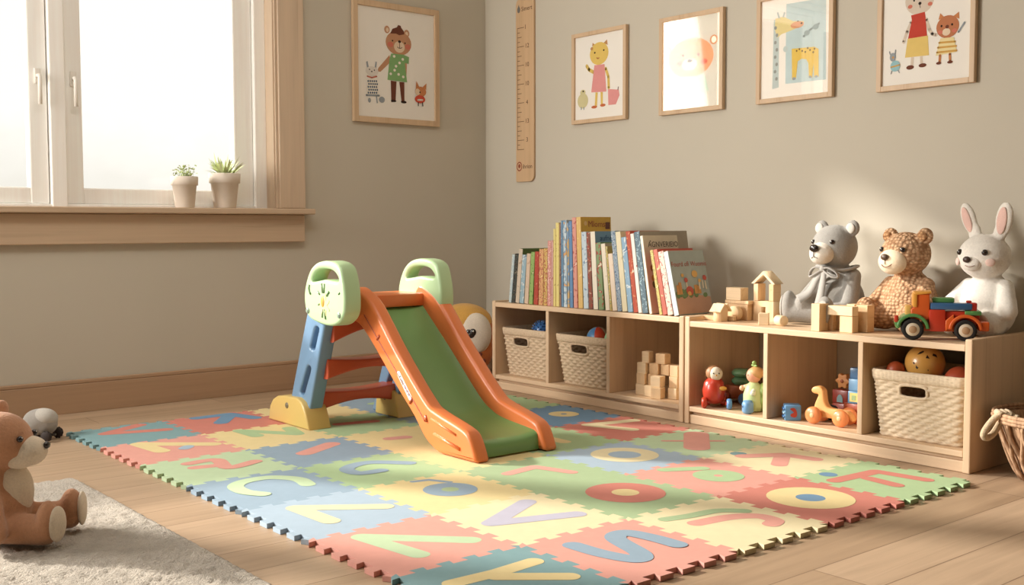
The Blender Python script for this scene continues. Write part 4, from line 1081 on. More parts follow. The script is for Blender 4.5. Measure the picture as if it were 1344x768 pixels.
# 5 : bunny with red top and brown bear
MSE = (214, 198, 180)
sh = [('p', MSE, [(890, 0), (876, -90), (896, -100), (916, -10)]), ('p', MSE, [(965, -10), (975, -100), (996, -92), (990, 0)]), ('e', MSE, (942, 30), 74, 74), ('e', BLK, (914, 30), 5, 8), ('e', BLK, (968, 24), 5, 8), ('e', BLK, (944, 48), 8, 8), ('l', BLK, [(944, 56), (946, 70)], 3), ('e', CHK, (894, 62), 12, 10), ('e', CHK, (996, 54), 12, 10),
      ('l', MSE, [(902, 140), (880, 190), (864, 240)], 16), ('l', MSE, [(978, 130), (994, 180), (1010, 205), (1030, 210)], 16), ('p', (192, 72, 58), [(900, 106), (970, 92), (974, 118), (984, 212), (886, 224), (904, 130)]), ('p', (224, 194, 116), [(884, 224), (988, 212), (996, 310), (872, 320)]), ('p', MSE, [(904, 318), (918, 318), (916, 362), (902, 364)]), ('p', MSE, [(950, 316), (964, 314), (966, 356), (952, 358)]), ('e', DB, (900, 370), 20, 11), ('e', DB, (964, 360), 20, 10),
      ('p', FOX, [(1040, 136), (1048, 104), (1072, 128)]), ('p', FOX, [(1110, 124), (1140, 102), (1142, 136)]), ('e', (186, 120, 84), (1086, 172), 56, 56), ('e', CR, (1080, 198), 20, 18), ('e', DB, (1084, 172), 9, 9), ('e', BLK, (1056, 168), 5, 6), ('e', BLK, (1108, 162), 5, 6), ('e', CHK, (1050, 198), 12, 10), ('e', CHK, (1120, 192), 12, 10), ('p', (232, 214, 160), [(1052, 228), (1118, 224), (1134, 296), (1030, 314)]), ('l', (206, 160, 84), [(1046, 250), (1124, 246)], 9), ('l', (206, 160, 84), [(1040, 274), (1130, 268)], 9), ('l', (206, 160, 84), [(1036, 298), (1132, 290)], 9), ('l', GRY, [(1140, 200), (1168, 156)], 9), ('l', FOX, [(1052, 312), (1050, 345)], 12), ('l', FOX, [(1100, 306), (1102, 342)], 12), ('e', DB, (1046, 351), 13, 7), ('e', DB, (1102, 346), 14, 7),
      ('e', GRY, (808, 316), 16, 22), ('l', GRY, [(794, 302), (790, 288)], 5), ('l', GRY, [(820, 300), (822, 280)], 5), ('e', (150, 190, 196), (822, 362), 26, 28), ('l', (206, 160, 84), [(800, 368), (846, 356)], 7), ('e', (200, 150, 90), (810, 318), 6, 6), ('l', GRY, [(804, 388), (800, 402)], 4), ('l', GRY, [(838, 384), (844, 396)], 4)]
picture('framed print of bunny in red top beside brown bear, rightmost over the shelves', (-0.001, -2.381, 1.181), HALF, 0.352, 0.400 + 0.02, 0.018, (752, 1200, -60 - 58, -100 - 58, 470, 420), sh, colours(sh), glaze=None)

# ------------------------------------------------------------------ growth chart
t = thing('growth_chart', 'tall wooden ruler growth chart hung near the corner', 'growth chart', (0.0, -0.318, 0.936), HALF)
w, h = 0.132, 0.885
out = []
for cx, cz, a0 in ((w / 2 - .03, h - .04, 0), (-w / 2 + .03, h - .04, PI / 2), (-w / 2 + .006, .006, PI), (w / 2 - .03, .03, 1.5 * PI)):
    r_ = 0.006 if cx < 0 and cz < 0.1 else 0.03
    for k in range(7): out.append((cx + r_ * math.cos(a0 + PI / 2 * k / 6), cz + r_ * math.sin(a0 + PI / 2 * k / 6)))
b = curve_plate([out], 0.012, 0.002); b.transform(MY(-0.0065)); obj('board', b, wood((206, 172, 134), (190, 154, 116), 'z', 0.7), t)
b = BM(); zt, zb2 = 0.735, 0.155; xl = -w / 2 + 0.012
poly2(b, [(xl, zb2), (xl + .0025, zb2), (xl + .0025, zt), (xl, zt)], 0.0129, 0)
for i in range(27):
    z = zb2 + (zt - zb2) * i / 26; L = 0.050 if i % 4 == 2 or i in (0, 26) else (0.032 if i % 2 == 0 else 0.020)
    poly2(b, [(xl, z - .0013), (xl + L, z - .0013), (xl + L, z + .0013), (xl, z + .0013)], 0.01295, 0)
obj('tick_scale', b, flat((96, 72, 54)), t)
def chart_text(s, size, x, z, col=(92, 66, 50), nm='number'):
    b = text_bm(s, size, 0.0001); b.transform(Matrix(((1, 0, 0, x), (0, 0, -1, -0.0130), (0, 1, 0, z), (0, 0, 0, 1)))); obj(nm, b, flat(col), t)
for i, s in ((26, '1'), (22, '12'), (18, '10'), (14, '10'), (10, '4'), (6, '13'), (2, '3')): chart_text(s, 0.030, 0.018 if i != 26 else 0.006, zb2 + (zt - zb2) * i / 26)
chart_text('Simert', 0.030, 0.016, 0.822, nm='lettering'); chart_text('ihrion', 0.030, 0.020, 0.072, nm='lettering')
b = BM(); ell2(b, (-0.043, 0.822), 0.011, 0.015, 0.0130, 0); poly2(b, [(-.054, .822), (-.032, .822), (-.043, .848)], 0.01305, 0); obj('house_mark', b, flat((116, 112, 108)), t)
b = BM()
for k in range(28):
    a0, a1 = 2 * PI * k / 28, 2 * PI * (k + 1) / 28; cx, cz = -0.040, 0.074
    poly2(b, [(cx + r0 * math.cos(a) , cz + 1.15 * r0 * math.sin(a)) for r0, a in ((.020, a0), (.020, a1), (.015, a1), (.015, a0))], 0.0130, 0)
ell2(b, (-0.040, 0.076), 0.009, 0.010, 0.0130, 0); obj('round_mark', b, flat((150, 84, 66)), t)
b = BM(); poly2(b, [(0.0, .862), (.003, .862), (.003, .880), (0, .880)], 0.0130, 0); obj('top_tick', b, flat((96, 72, 54)), t)
# ================================================================== toys
BLK_W = wood((232, 200, 158), (214, 178, 134), 'z', 1.6, 0.6); BLK_W2 = wood((224, 188, 144), (206, 166, 120), 'y', 1.6, 0.6); BLK_W3 = wood((238, 212, 174), (222, 190, 148), 'x', 1.6, 0.6)
def lb(name, label, cat, loc, yaw, bm, mats, group, smooth=False):
    """single-mesh wooden block standing at loc; local x = right along the shelf, local -y = toward the room"""
    o = obj(name, bm, mats, None, smooth=smooth); o.location = loc; o.rotation_euler = (0, 0, -PI / 2 + yaw)
    return tag(o, label, cat, group)
def cube_bm(sx, sy, sz, bev=0.0018):
    b = BM(); box(b, -sx / 2, sx / 2, -sy / 2, sy / 2, 0, sz, bev); return b
# ---- blocks stacked in the right cubby of the left shelf
G1 = 'wooden blocks stacked in the cubby'; Z0 = 0.0645; BS = 0.042
WM = [BLK_W, BLK_W2, BLK_W3]
def blk(label, x, y, z, yaw=0.0, s=(BS, BS, BS), m=0): lb('wooden_block', label, 'block', (x, y, Z0 + z), yaw, cube_bm(*s), WM[m], G1)
blk('plain wooden cube at left end of the bottom row in the cubby', -0.330, -1.405, 0.0, 0.06, m=2)
blk('bottom row wooden cube second from left in the cubby', -0.338, -1.457, 0.0, -0.05, m=2)
blk('bottom row wooden cube in front with shaded side, third from left', -0.362, -1.512, 0.0, 0.30, m=0)
blk('bottom row wooden cube at right end beside the shelf panel', -0.318, -1.562, 0.0, 0.02, m=2)
blk('second-layer wooden cube at left end of the stack', -0.328, -1.407, BS, 0.03, m=0)
blk('second-layer wooden cube behind, between the left and front cubes', -0.316, -1.456, BS, 0.0, m=1)
blk('second-layer pale wooden cube sitting on the front cube', -0.352, -1.502, BS, 0.25, m=2)
blk('second-layer wooden cube at the right end near the panel', -0.310, -1.560, BS, 0.0, m=0)
blk('third-layer wooden cube at left end with shaded right face', -0.326, -1.408, 2 * BS, 0.10, m=2)
blk('third-layer wooden cube with round knot, middle of the stack', -0.312, -1.459, 2 * BS, 0.12, m=1)
blk('third-layer wooden cube at right end of the stack', -0.304, -1.558, 2 * BS, -0.05, m=0)
blk('third-layer wooden cube set back, right of the knotted one', -0.300, -1.508, 2 * BS, 0.0, m=1)
blk('tall narrow wooden block standing on top of the cubby stack', -0.322, -1.420, 3 * BS, 0.15, (0.032, 0.032, 0.044), 2)
b = BM(); w = 0.046
V = [b.verts.new(p) for p in ((-w/2, -.018, 0), (w/2, -.018, 0), (w/2, -.018, 0.040), (-w/2, -.018, 0.040), (-w/2, .018, 0), (w/2, .018, 0), (w/2, .018, 0.040), (-w/2, .018, 0.040))]
for q in ((0, 1, 2, 3), (5, 4, 7, 6), (0, 3, 7, 4), (1, 5, 6, 2), (3, 2, 6, 7), (0, 4, 5, 1)): b.faces.new([V[k] for k in q])
bmesh.ops.bevel(b, geom=b.edges[:], offset=0.0018, segments=2, profile=0.5, affect='EDGES')
lb('wooden_block', 'wide wooden block on top of the cubby stack, at right', 'block', (-0.308, -1.488, Z0 + 3 * BS), 0.05, b, BLK_W2, G1)

# ---- blocks on top of the right shelf
G2 = 'wooden blocks standing on the shelf top'
def top(name, label, x, y, z, bm, m=0, yaw=0.0, smooth=False): return lb(name, label, 'block', (x, y, TR + 0.0004 + z), yaw, bm, WM[m], G2, smooth)
b = BM(); box(b, -0.10, 0.05, -0.016, 0.016, 0, 0.017, 0.0018)
top('wooden_plank', 'flat wooden strip lying at the left edge below the storybook', -0.300, -1.770, 0, b, 0, 0.25)
# little house block with one slanted roof
def prism_bm(P, d, bev=0.0015):
    b = curve_plate([P], d, 0.0); b.transform(MY(0.0))
    return b
b = prism_bm([(-0.020, 0), (0.020, 0), (0.020, 0.046), (0.0, 0.066), (-0.020, 0.046)], 0.034)
t = thing('toy_house', 'small wooden house block with slanted roof board at front left of the shelf top', 'block', (-0.335, -1.790, TR + 0.0004), 0.10, G2)
obj('house_body', b, BLK_W, t)
b = BM(); box(b, -0.036, 0.004, -0.024, 0.024, -0.003, 0.003, 0.001); b.transform(Matrix.Translation((-0.0105, 0, 0.0605)) @ Matrix.Rotation(-PI / 4, 4, 'Y')); obj('roof_board', b, BLK_W3, t)
b = BM(); box(b, -0.004, 0.034, -0.024, 0.024, -0.003, 0.003, 0.001); b.transform(Matrix.Translation((0.0105, 0, 0.0605)) @ Matrix.Rotation(PI / 4, 4, 'Y')); obj('roof_board', b, BLK_W3, t)
top('wooden_block', 'long wooden block forming the base of the stack behind the round disc', -0.215, -1.785, 0, cube_bm(0.100, 0.045, 0.058), 1)
top('wooden_block', 'thin wooden plank lying on the long base block', -0.215, -1.785, 0.0586, cube_bm(0.108, 0.048, 0.012), 0)
top('wooden_block', 'upper wooden block on the plank, left of the open house', -0.215, -1.768, 0.0712, cube_bm(0.068, 0.045, 0.046), 2)
b = BM(); cyl(b, (0, -0.012, 0.0265), (0, 0.012, 0.0265), 0.0265, seg=32, bev=0.002)
top('wooden_disc', 'round wooden disc standing upright in front of the long base block', -0.268, -1.802, 0, b, 0)
# tall open house: two door blocks, bridge, walls, pitched roof
HX, HY = -0.190, -1.885
def arch_bm(w, h, d, hw, hh):
    b = curve_plate([[(-w/2, 0), (-hw/2, 0), (-hw/2, hh), (hw/2, hh), (hw/2, 0), (w/2, 0), (w/2, h), (-w/2, h)]], d, 0.0); b.transform(MY(0.0)); return b
top('wooden_arch', 'wooden doorway block at the base of the open toy house', HX, HY, 0, arch_bm(0.088, 0.072, 0.045, 0.020, 0.052), 0)
for s, nm in ((-1, 'left'), (1, 'right')):
    top('wooden_block', 'upright wooden wall block on the %s side of the open toy house' % nm, HX, HY - s * 0.034, 0.0725, cube_bm(0.020, 0.045, 0.062), 0 if s < 0 else 1)
b = curve_plate([[(-0.052, 0.0), (-0.040, 0.0), (0.0, 0.034), (0.040, 0.0), (0.052, 0.0), (0.0, 0.046)]], 0.052, 0.0); b.transform(MY(0.0))
top('wooden_roof', 'pitched wooden roof piece on top of the open toy house', HX, HY, 0.1350, b, 2)
top('wooden_block', 'small wooden cube standing in front of the grey bear foot', -0.330, -1.978, 0, cube_bm(0.034, 0.034, 0.041), 2, 0.55)
b = BM(); cyl(b, (-0.020, 0, 0.018), (0.020, 0, 0.018), 0.018, seg=28, bev=0.002)
top('wooden_cylinder', 'small wooden cylinder lying on its side before the grey bear foot', -0.318, -2.040, 0, b, 2, -0.35, True)
# gate building in front of the bears
GX, GY = -0.335, -2.285
top('wooden_block', 'tall wooden post at the left end of the block gate', GX - 0.036, GY + 0.052, 0, cube_bm(0.032, 0.050, 0.090), 0)
top('wooden_block', 'second wooden post from the left in the block gate', GX + 0.006, GY + 0.040, 0, cube_bm(0.030, 0.030, 0.084), 1, 0.2)
top('wooden_block', 'third wooden post of the block gate, set furthest back', GX + 0.046, GY + 0.022, 0, cube_bm(0.034, 0.030, 0.082), 0, 0.1)
top('wooden_block', 'short wooden post under the right end of the gate beam', GX - 0.010, GY - 0.040, 0, cube_bm(0.048, 0.034, 0.054), 0)
top('wooden_beam', 'horizontal wooden beam bridging the middle of the block gate', GX - 0.014, GY - 0.020, 0.0545 + 0.0302 - 0.0302, cube_bm(0.092, 0.034, 0.030), 2)
top('wooden_block', 'tall wooden post at the right end of the block gate', GX + 0.042, GY - 0.066, 0, cube_bm(0.042, 0.040, 0.088), 1)
top('wooden_block', 'wooden post just behind the right end of the gate beam', GX + 0.046, GY - 0.020, 0, cube_bm(0.030, 0.034, 0.088), 0)

# ---- wooden toy truck on the shelf top
TX, TY = -0.328, -2.614
yaw = 0.10
truck = thing('toy_truck', 'wooden toy truck in red, orange, green and blue with black tyres', 'toy truck', (TX, TY, TR + 0.0004), -PI / 2 + 0.586)
def tp(name, m, P=None, d=None, yc=0.0, bx=None, bev=0.004, par=None):
    if P: b = curve_plate([P], d, min(bev, 0.004), 2); b.transform(MY(yc))
    else: b = BM(); box(b, *bx, bev)
    return obj(name, b, m, par or truck, smooth='auto')
RD, ORG, GN, BL, YO = plastic((206, 64, 40)), plastic((228, 104, 44)), plastic((92, 150, 84)), plastic((62, 104, 150)), plastic((240, 172, 74))
tp('chassis', ORG, bx=(-0.088, 0.112, -0.030, 0.030, 0.026, 0.050))
tp('door_panel', RD, bx=(-0.022, 0.024, -0.040, 0.040, 0.026, 0.092))
tp('cab', ORG, [(-0.072, 0.060), (-0.020, 0.060), (-0.020, 0.138), (-0.058, 0.138), (-0.062, 0.100), (-0.074, 0.092)], 0.066)
tp('cab_roof', YO, [(-0.066, 0.134), (-0.016, 0.140), (-0.016, 0.147), (-0.064, 0.143)], 0.072, bev=0.003)
tp('windscreen_post', YO, bx=(-0.068, -0.056, -0.037, 0.037, 0.098, 0.138), bev=0.003)
tp('grille', plastic((238, 190, 104)), bx=(-0.088, -0.070, -0.030, 0.030, 0.066, 0.102))
def fender(name, m, xc, x_end0, x_end1):
    P = []
    for k in range(15):
        a = PI - PI * k / 14; P.append((xc + 0.047 * math.cos(a), 0.034 + 0.045 * math.sin(a)))
    P2 = [(xc + 0.037 * math.cos(PI * k / 14), 0.034 + 0.035 * math.sin(PI * k / 14)) for k in range(15)]
    return tp(name, m, P + P2, 0.094, bev=0.003)
WXR, WXF = -0.068, 0.080
fender('rear_fender', GN, WXR, 0, 0); fender('front_fender', ORG, WXF, 0, 0)
tp('running_board', ORG, [(0.024, 0.028), (0.052, 0.052), (0.046, 0.078), (0.024, 0.060)], 0.086, bev=0.003)
tp('bonnet', RD, bx=(0.024, 0.120, -0.030, 0.030, 0.050, 0.088))
tp('bed_beam', BL, bx=(-0.018, 0.098, -0.038, 0.010, 0.092, 0.112)); tp('bed_beam', BL, bx=(-0.018, 0.098, 0.012, 0.036, 0.092, 0.110))
tp('load_block', GN, bx=(-0.012, 0.050, -0.022, 0.022, 0.112, 0.127)); tp('load_block', plastic((190, 52, 40)), bx=(0.092, 0.112, -0.034, -0.004, 0.088, 0.114)); tp('load_block', plastic((190, 52, 40)), bx=(0.082, 0.098, -0.024, -0.008, 0.112, 0.120))
tp('side_rail', GN, bx=(0.078, 0.124, -0.039, 0.039, 0.076, 0.090)); tp('bumper', ORG, bx=(0.118, 0.146, -0.040, 0.040, 0.030, 0.058)); tp('tail_lamp', RD, bx=(-0.120, -0.108, -0.036, -0.012, 0.050, 0.072)); tp('rear_bumper', GN, bx=(-0.118, -0.100, -0.040, 0.040, 0.040, 0.052))
for wx in (WXR, WXF):
    for s in (-1, 1):
        b = BM(); y = s * 0.040; lathe(b, [(0.018, -0.009), (0.021, -0.011), (0.028, -0.012), (0.0315, -0.008), (0.0315, 0.008), (0.028, 0.012), (0.021, 0.011), (0.018, 0.009)], 36, Matrix.Translation((wx, y, 0.0318)) @ Matrix.Rotation(PI / 2, 4, 'X'), cap=False)
        w = obj('wheel', b, plain((34, 30, 28), 0.8), truck)
        b = BM(); cyl(b, (wx, y - 0.0116, 0.0318), (wx, y + 0.0116, 0.0318), 0.0205, seg=28, bev=0.002); obj('hub', b, plain((228, 212, 188), 0.5), w)
        b = BM(); cyl(b, (wx, y + s * 0.006, 0.0318), (wx, y + s * 0.0135, 0.0318), 0.0115, seg=24, bev=0.0015); obj('hub_cap', b, plain((190, 154, 118), 0.5), w)

# ---- balls
def ball(label, c, r, m, group=None): 
    b = BM(); sphere(b, (0, 0, 0), r, u=40, v=24)
    o = obj('ball', b, m, None, smooth=True); o.location = c
    return tag(o, label, 'ball', group)
def beach_mat():
    m, nt, pb = new_mat('beach_ball'); tcn = N(nt, 'ShaderNodeTexCoord'); sp = N(nt, 'ShaderNodeSeparateXYZ'); nt.links.new(tcn.outputs['Object'], sp.inputs[0])
    at = N(nt, 'ShaderNodeMath', operation='ARCTAN2'); nt.links.new(sp.outputs['Y'], at.inputs[0]); nt.links.new(sp.outputs['X'], at.inputs[1])
    mr = N(nt, 'ShaderNodeMapRange'); mr.inputs['From Min'].default_value = -PI; mr.inputs['From Max'].default_value = PI; nt.links.new(at.outputs[0], mr.inputs['Value'])
    r = N(nt, 'ShaderNodeValToRGB'); r.color_ramp.interpolation = 'CONSTANT'; el = r.color_ramp.elements
    cs = [(90, 140, 186), (200, 70, 44), (226, 210, 180), (90, 140, 186), (200, 70, 44), (226, 210, 180)]
    while len(el) < 6: el.new(0.5)
    for i, e in enumerate(el): e.position = i / 6; e.color = lin(cs[i])
    nt.links.new(mr.outputs[0], r.inputs['Fac']); nt.links.new(r.outputs['Color'], pb.inputs['Base Color']); pb.inputs['Roughness'].default_value = 0.35
    return m
o = ball('blue and red striped ball in the middle basket', (-0.258, -1.080, 0.252), 0.050, beach_mat()); o.rotation_euler = (0.0, 0.1, 2.55)
ball('pale green ball at the right side of the middle basket', (-0.258, -1.172, 0.258), 0.040, plain((160, 208, 160), 0.35, 0.03))
# spiky blue ball
t = thing('spiky_ball', 'blue spiky rubber ball in the shaded left basket', 'ball', (-0.240, -0.702, 0.258))
b = BM(); sphere(b, (0, 0, 0), 0.038); obj('core', b, plastic((70, 120, 180)), t)
b = BM(); n = 90
for k in range(n):
    z = 1 - 2 * (k + .5) / n; a = k * 2.39996; rr = math.sqrt(1 - z * z); d = Vector((rr * math.cos(a), rr * math.sin(a), z)); cyl(b, d * 0.036, d * 0.049, 0.0034, 0.0012, 6)
o = obj('spikes', b, plastic((84, 136, 196)), t); tag(o, kind='stuff')
ball('red ball beside the blue spiky one in the shaded left basket', (-0.245, -0.800, 0.246), 0.036, plastic((196, 66, 40)))
# jack-o-face ball
t = thing('face_ball', 'yellow ball with dark smiling face in the right basket', 'ball', (-0.262, -2.545, 0.290))
b = BM(); sphere(b, (0, 0, 0), 0.060, u=40, v=24); obj('ball_body', b, plain((220, 164, 84), 0.3, 0.04, 6, 0.3), t)
fd = Vector((-0.80, -0.55, 0.22)).normalized(); fx = Vector((0, 0, 1)).cross(-fd).normalized(); fx = -fd.cross(Vector((0, 0, 1))).normalized() * -1; fy = fx.cross(fd).normalized() * -1
fx = Vector((fd.y, -fd.x, 0)).normalized() * -1; fx = Vector((0.565, -0.825, 0)); fy = fd.cross(fx) * -1
if fy.z < 0: fy = -fy
def on_ball(P):
    b = BM(); vs = []
    for (u, v) in P:
        d = (fd + fx * u + fy * v).normalized(); vs.append(b.verts.new(d * 0.0606))
    b.faces.new(vs); return b
DKB = plain((44, 28, 18), 0.5)
obj('eye', on_ball([(-0.55, 0.42), (-0.40, 0.60), (-0.18, 0.70), (-0.14, 0.56), (-0.32, 0.44)]), DKB, t); obj('eye', on_ball([(0.30, 0.34), (0.36, 0.50), (0.58, 0.46), (0.62, 0.26), (0.48, 0.30)]), DKB, t)
obj('nose', on_ball([(-0.06, 0.16), (0.02, 0.36), (0.14, 0.14)]), DKB, t); obj('mouth', on_ball([(-0.86, -0.10), (-0.76, -0.04), (-0.50, -0.36), (0.1, -0.46), (0.1, -0.56), (-0.6, -0.48)]), DKB, t)
ball('dark patterned ball behind the yellow face ball', (-0.180, -2.488, 0.290), 0.042, speckle((96, 100, 88), (52, 48, 42), (150, 142, 120), 60, .48))
ball('brick red ball at right inside the right basket', (-0.270, -2.664, 0.246), 0.046, plain((176, 76, 46), 0.45))
ball('rust orange ball behind left of the yellow face ball', (-0.312, -2.474, 0.266), 0.028, plain((180, 84, 48), 0.45))

# ---- left cubby of the right shelf: figures and stacking cart
SZ = 0.0645
t = thing('wobbly_figure', 'red round-bodied wooden figure with pale owl-like face on wheels', 'toy figure', (-0.352, -1.776, SZ), -PI / 2 + 0.75)
REDP = plain((190, 62, 42), 0.3, 0.08, 30, 0.3)
b = BM(); lathe(b, [(0, 0.012), (0.022, 0.014), (0.038, 0.032), (0.042, 0.060), (0.036, 0.090), (0.024, 0.106), (0, 0.110)], 32, cap=False); obj('body', b, REDP, t)
b = BM(); sphere(b, (0, 0, 0.124), (0.031, 0.030, 0.029)); obj('hood', b, plain((176, 130, 92), 0.5), t)
b = BM(); sphere(b, (0.006, -0.016, 0.123), (0.024, 0.020, 0.025)); fc = obj('face', b, plain((232, 220, 198), 0.5), t)
for x in (-0.004, 0.016):
    b = BM(); sphere(b, (x, -0.0355, 0.127), 0.0026); obj('eye', b, plain((40, 30, 26), 0.3), fc)
b = BM(); sphere(b, (0.006, -0.036, 0.120), (0.003, 0.004, 0.003)); obj('beak', b, plain((214, 160, 70), 0.4), fc)
b = BM(); sphere(b, (0.030, -0.032, 0.072), (0.014, 0.007, 0.008)); obj('hand', b, plain((222, 164, 70), 0.4), t)
for x, y, m in ((-0.036, -0.030, (200, 66, 40)), (0.052, -0.050, (96, 144, 196)), (-0.020, 0.030, (200, 66, 40)), (0.036, 0.024, (200, 66, 40))):
    b = BM(); cyl(b, (x - 0.009, y, 0.0195), (x + 0.009, y, 0.0195), 0.0192, seg=24, bev=0.004); obj('wheel', b, plastic(m), t)
b = BM(); box(b, -0.040, 0.055, -0.008, 0.008, 0.014, 0.024, 0.002); box(b, 0.04, 0.052, -0.05, 0.0, 0.014, 0.024, 0.002); obj('axle', b, plastic((180, 60, 40)), t)
t = thing('stacking_cart', 'wooden cart with two green rings stacked on a brown base', 'toy', (-0.200, -1.785, SZ), -PI / 2)
b = BM(); box(b, -0.058, 0.058, -0.040, 0.040, 0.018, 0.066, 0.006); obj('base', b, plain((166, 92, 58), 0.5, 0.06), t, smooth='auto')
for z in (0.082, 0.112):
    b = BM(); cyl(b, (0, 0, z - 0.014), (0, 0, z + 0.014), 0.040, seg=32, bev=0.010); obj('ring', b, plastic((92, 134, 96) if z < .1 else (104, 146, 104)), t)
for x, c in ((-0.042, (150, 60, 40)), (0.046, (84, 130, 178))):
    for y in (-0.050, 0.048):
        b = BM(); cyl(b, (x, y - 0.009, 0.0225), (x, y + 0.009, 0.0225), 0.0222, seg=24, bev=0.004); obj('wheel', b, plastic(c if y < 0 else (150, 60, 40)), t)
t = thing('wooden_doll', 'pale green wooden doll with pink face and sprout hat in the left toy cubby', 'toy figure', (-0.318, -1.928, SZ), -PI / 2 - 0.30)
LG = plain((186, 204, 146), 0.5, 0.05)
b = BM(); lathe(b, [(0, 0.002), (0.030, 0.003), (0.036, 0.020), (0.036, 0.060), (0.026, 0.092), (0.014, 0.104), (0, 0.106)], 28, cap=False); obj('body', b, LG, t)
b = BM(); sphere(b, (0.022, 0.030, 0.052), (0.034, 0.030, 0.052)); obj('cape', b, plain((150, 176, 96), 0.5, 0.06), t)
b = BM(); sphere(b, (0, 0, 0.128), (0.026, 0.026, 0.028)); hd = obj('head', b, plain((222, 160, 130), 0.5), t)
b = BM(); sphere(b, (0.006, 0.006, 0.137), (0.027, 0.027, 0.024)); obj('hat', b, plain((196, 152, 96), 0.5), t)
b = BM(); cyl(b, (0.002, 0, 0.155), (0.002, 0, 0.168), 0.003); sphere(b, (0.002, 0, 0.172), 0.008); sphere(b, (-0.006, 0, 0.163), (0.009, 0.004, 0.004)); sphere(b, (0.010, 0, 0.163), (0.009, 0.004, 0.004)); obj('sprout', b, plain((140, 168, 92), 0.5), t)
for x in (-0.016, 0.002):
    b = BM(); sphere(b, (x, -0.024, 0.130), 0.0028); obj('eye', b, plain((50, 40, 34), 0.3), hd)
for x, z, c in ((-0.030, 0.086, (224, 176, 140)), (0.030, 0.076, (214, 220, 196))):
    b = BM(); tube(b, [(x * 0.5, -0.010, z + 0.004), (x, -0.022, z - 0.004)], 0.008); sphere(b, (x * 1.08, -0.026, z - 0.006), 0.010); obj('arm', b, plain(c, 0.5), t)
t2 = thing('wheel_block', 'blue upright wooden wheel in front of the pale green doll', 'toy', (-0.372, -1.945, SZ), -PI / 2 + 0.2)
b = BM(); lathe(b, [(0, 0.0), (0.014, 0.001), (0.020, 0.008), (0.020, 0.036), (0.014, 0.046), (0, 0.047)], 24, cap=False); obj('wheel_body', b, plastic((112, 160, 204)), t2)
b = BM(); sphere(b, (-0.010, -0.016, 0.026), (0.004, 0.003, 0.006)); obj('mark', b, plastic((70, 112, 164)), t2)

# ---- middle cubby of the right shelf
t = thing('letter_block', 'blue square picture block with wavy side and red printed figure', 'block', (-0.352, -2.116, SZ), -PI / 2 + 0.75)
b = BM(); box(b, -0.027, 0.027, -0.027, 0.027, 0, 0.052, 0.004); obj('block_body', b, plain((104, 152, 194), 0.5, 0.08, 40), t, smooth='auto')
for i, z in enumerate((0.011, 0.024, 0.037)):
    b = BM(); tube(b, [(-0.028, -0.024 + 0.048 * k / 10, z + 0.004 * math.sin(k * PI / 2.5)) for k in range(11)], 0.0035, 6); obj('wave', b, plain((150, 186, 210) if i % 2 else (74, 118, 168), 0.5), t)
b = BM(); pts = spline([(-0.006, 0.014), (0.008, 0.012), (0.013, 0.022), (0.010, 0.036), (0.002, 0.044), (-0.010, 0.040), (-0.004, 0.034), (0.002, 0.028), (-0.008, 0.022)], 4, True)
pb = curve_plate([pts], 0.0016, 0); pb.transform(MY(-0.0275)); merge(b, pb); obj('printed_figure', b, paint((180, 64, 44)), t)
t = thing('pull_along_toy', 'peach wooden pull-along animal with long neck and round wheels', 'toy', (-0.330, -2.258, SZ), -PI / 2 + 0.12)
PCH = plain((238, 176, 108), 0.45, 0.04, 14, 0.15)
P = [(-0.062, 0.026), (-0.058, 0.058), (-0.050, 0.080), (-0.044, 0.096), (-0.058, 0.098), (-0.068, 0.104), (-0.068, 0.114), (-0.058, 0.122), (-0.040, 0.123), (-0.026, 0.112), (-0.022, 0.090), (-0.018, 0.070), (-0.004, 0.056), (0.030, 0.053), (0.058, 0.050), (0.074, 0.036), (0.078, 0.020), (0.066, 0.026), (0.050, 0.034), (0.030, 0.022), (-0.030, 0.022)]
b = curve_plate([spline(P, 4, True)], 0.030, 0.006, 3); b.transform(MY(0)); obj('body', b, PCH, t, smooth='auto')
for x in (-0.052, 0.044):
    for y in (-0.030, 0.030):
        b = BM(); cyl(b, (x, y - 0.010, 0.029), (x, y + 0.010, 0.029), 0.0285, seg=32, bev=0.007); w = obj('wheel', b, plain((226, 138, 82), 0.35, 0.04, 8, 0.25), t)
        b = BM(); sphere(b, (x, y + math.copysign(0.0095, y), 0.029), (0.008, 0.003, 0.008)); obj('hub', b, plain((240, 190, 140), 0.4), w)
def tb(label, x, y, z, s, c, yaw=0.0, name='toy_block'):
    b = cube_bm(s[0], s[1], s[2], 0.003); o = obj(name, b, plastic(c), None, smooth='auto'); o.location = (x, y, SZ + z); o.rotation_euler = (0, 0, -PI / 2 + yaw); tag(o, label, 'block', 'coloured blocks stacked behind the pull-along toy'); return o
BX, BY = -0.245, -2.290
tb('orange-red block at the bottom of the coloured stack', BX, BY, 0, (0.075, 0.045, 0.036), (206, 92, 54))
tb('coral brick second from the bottom of the coloured stack', BX, BY, 0.0365, (0.062, 0.045, 0.030), (206, 112, 84))
t = thing('picture_cube', 'blue and yellow picture cube in the middle of the coloured stack', 'block', (BX, BY - 0.004, SZ + 0.0668), -PI / 2 + 0.2)
b = cube_bm(0.044, 0.044, 0.042, 0.003); obj('cube_body', b, plastic((104, 152, 190)), t, smooth='auto')
b = BM(); box(b, -0.015, 0.015, -0.0232, -0.021, 0.006, 0.036, 0.001); obj('yellow_panel', b, plain((216, 204, 128), 0.5), t)
b = BM(); box(b, -0.008, 0.006, -0.0240, -0.0225, 0.012, 0.028, 0.001); obj('green_mark', b, plain((150, 176, 130), 0.5), t)
tb('light blue block above the picture cube', BX, BY - 0.004, 0.1092, (0.040, 0.040, 0.040), (112, 156, 194), 0.1)
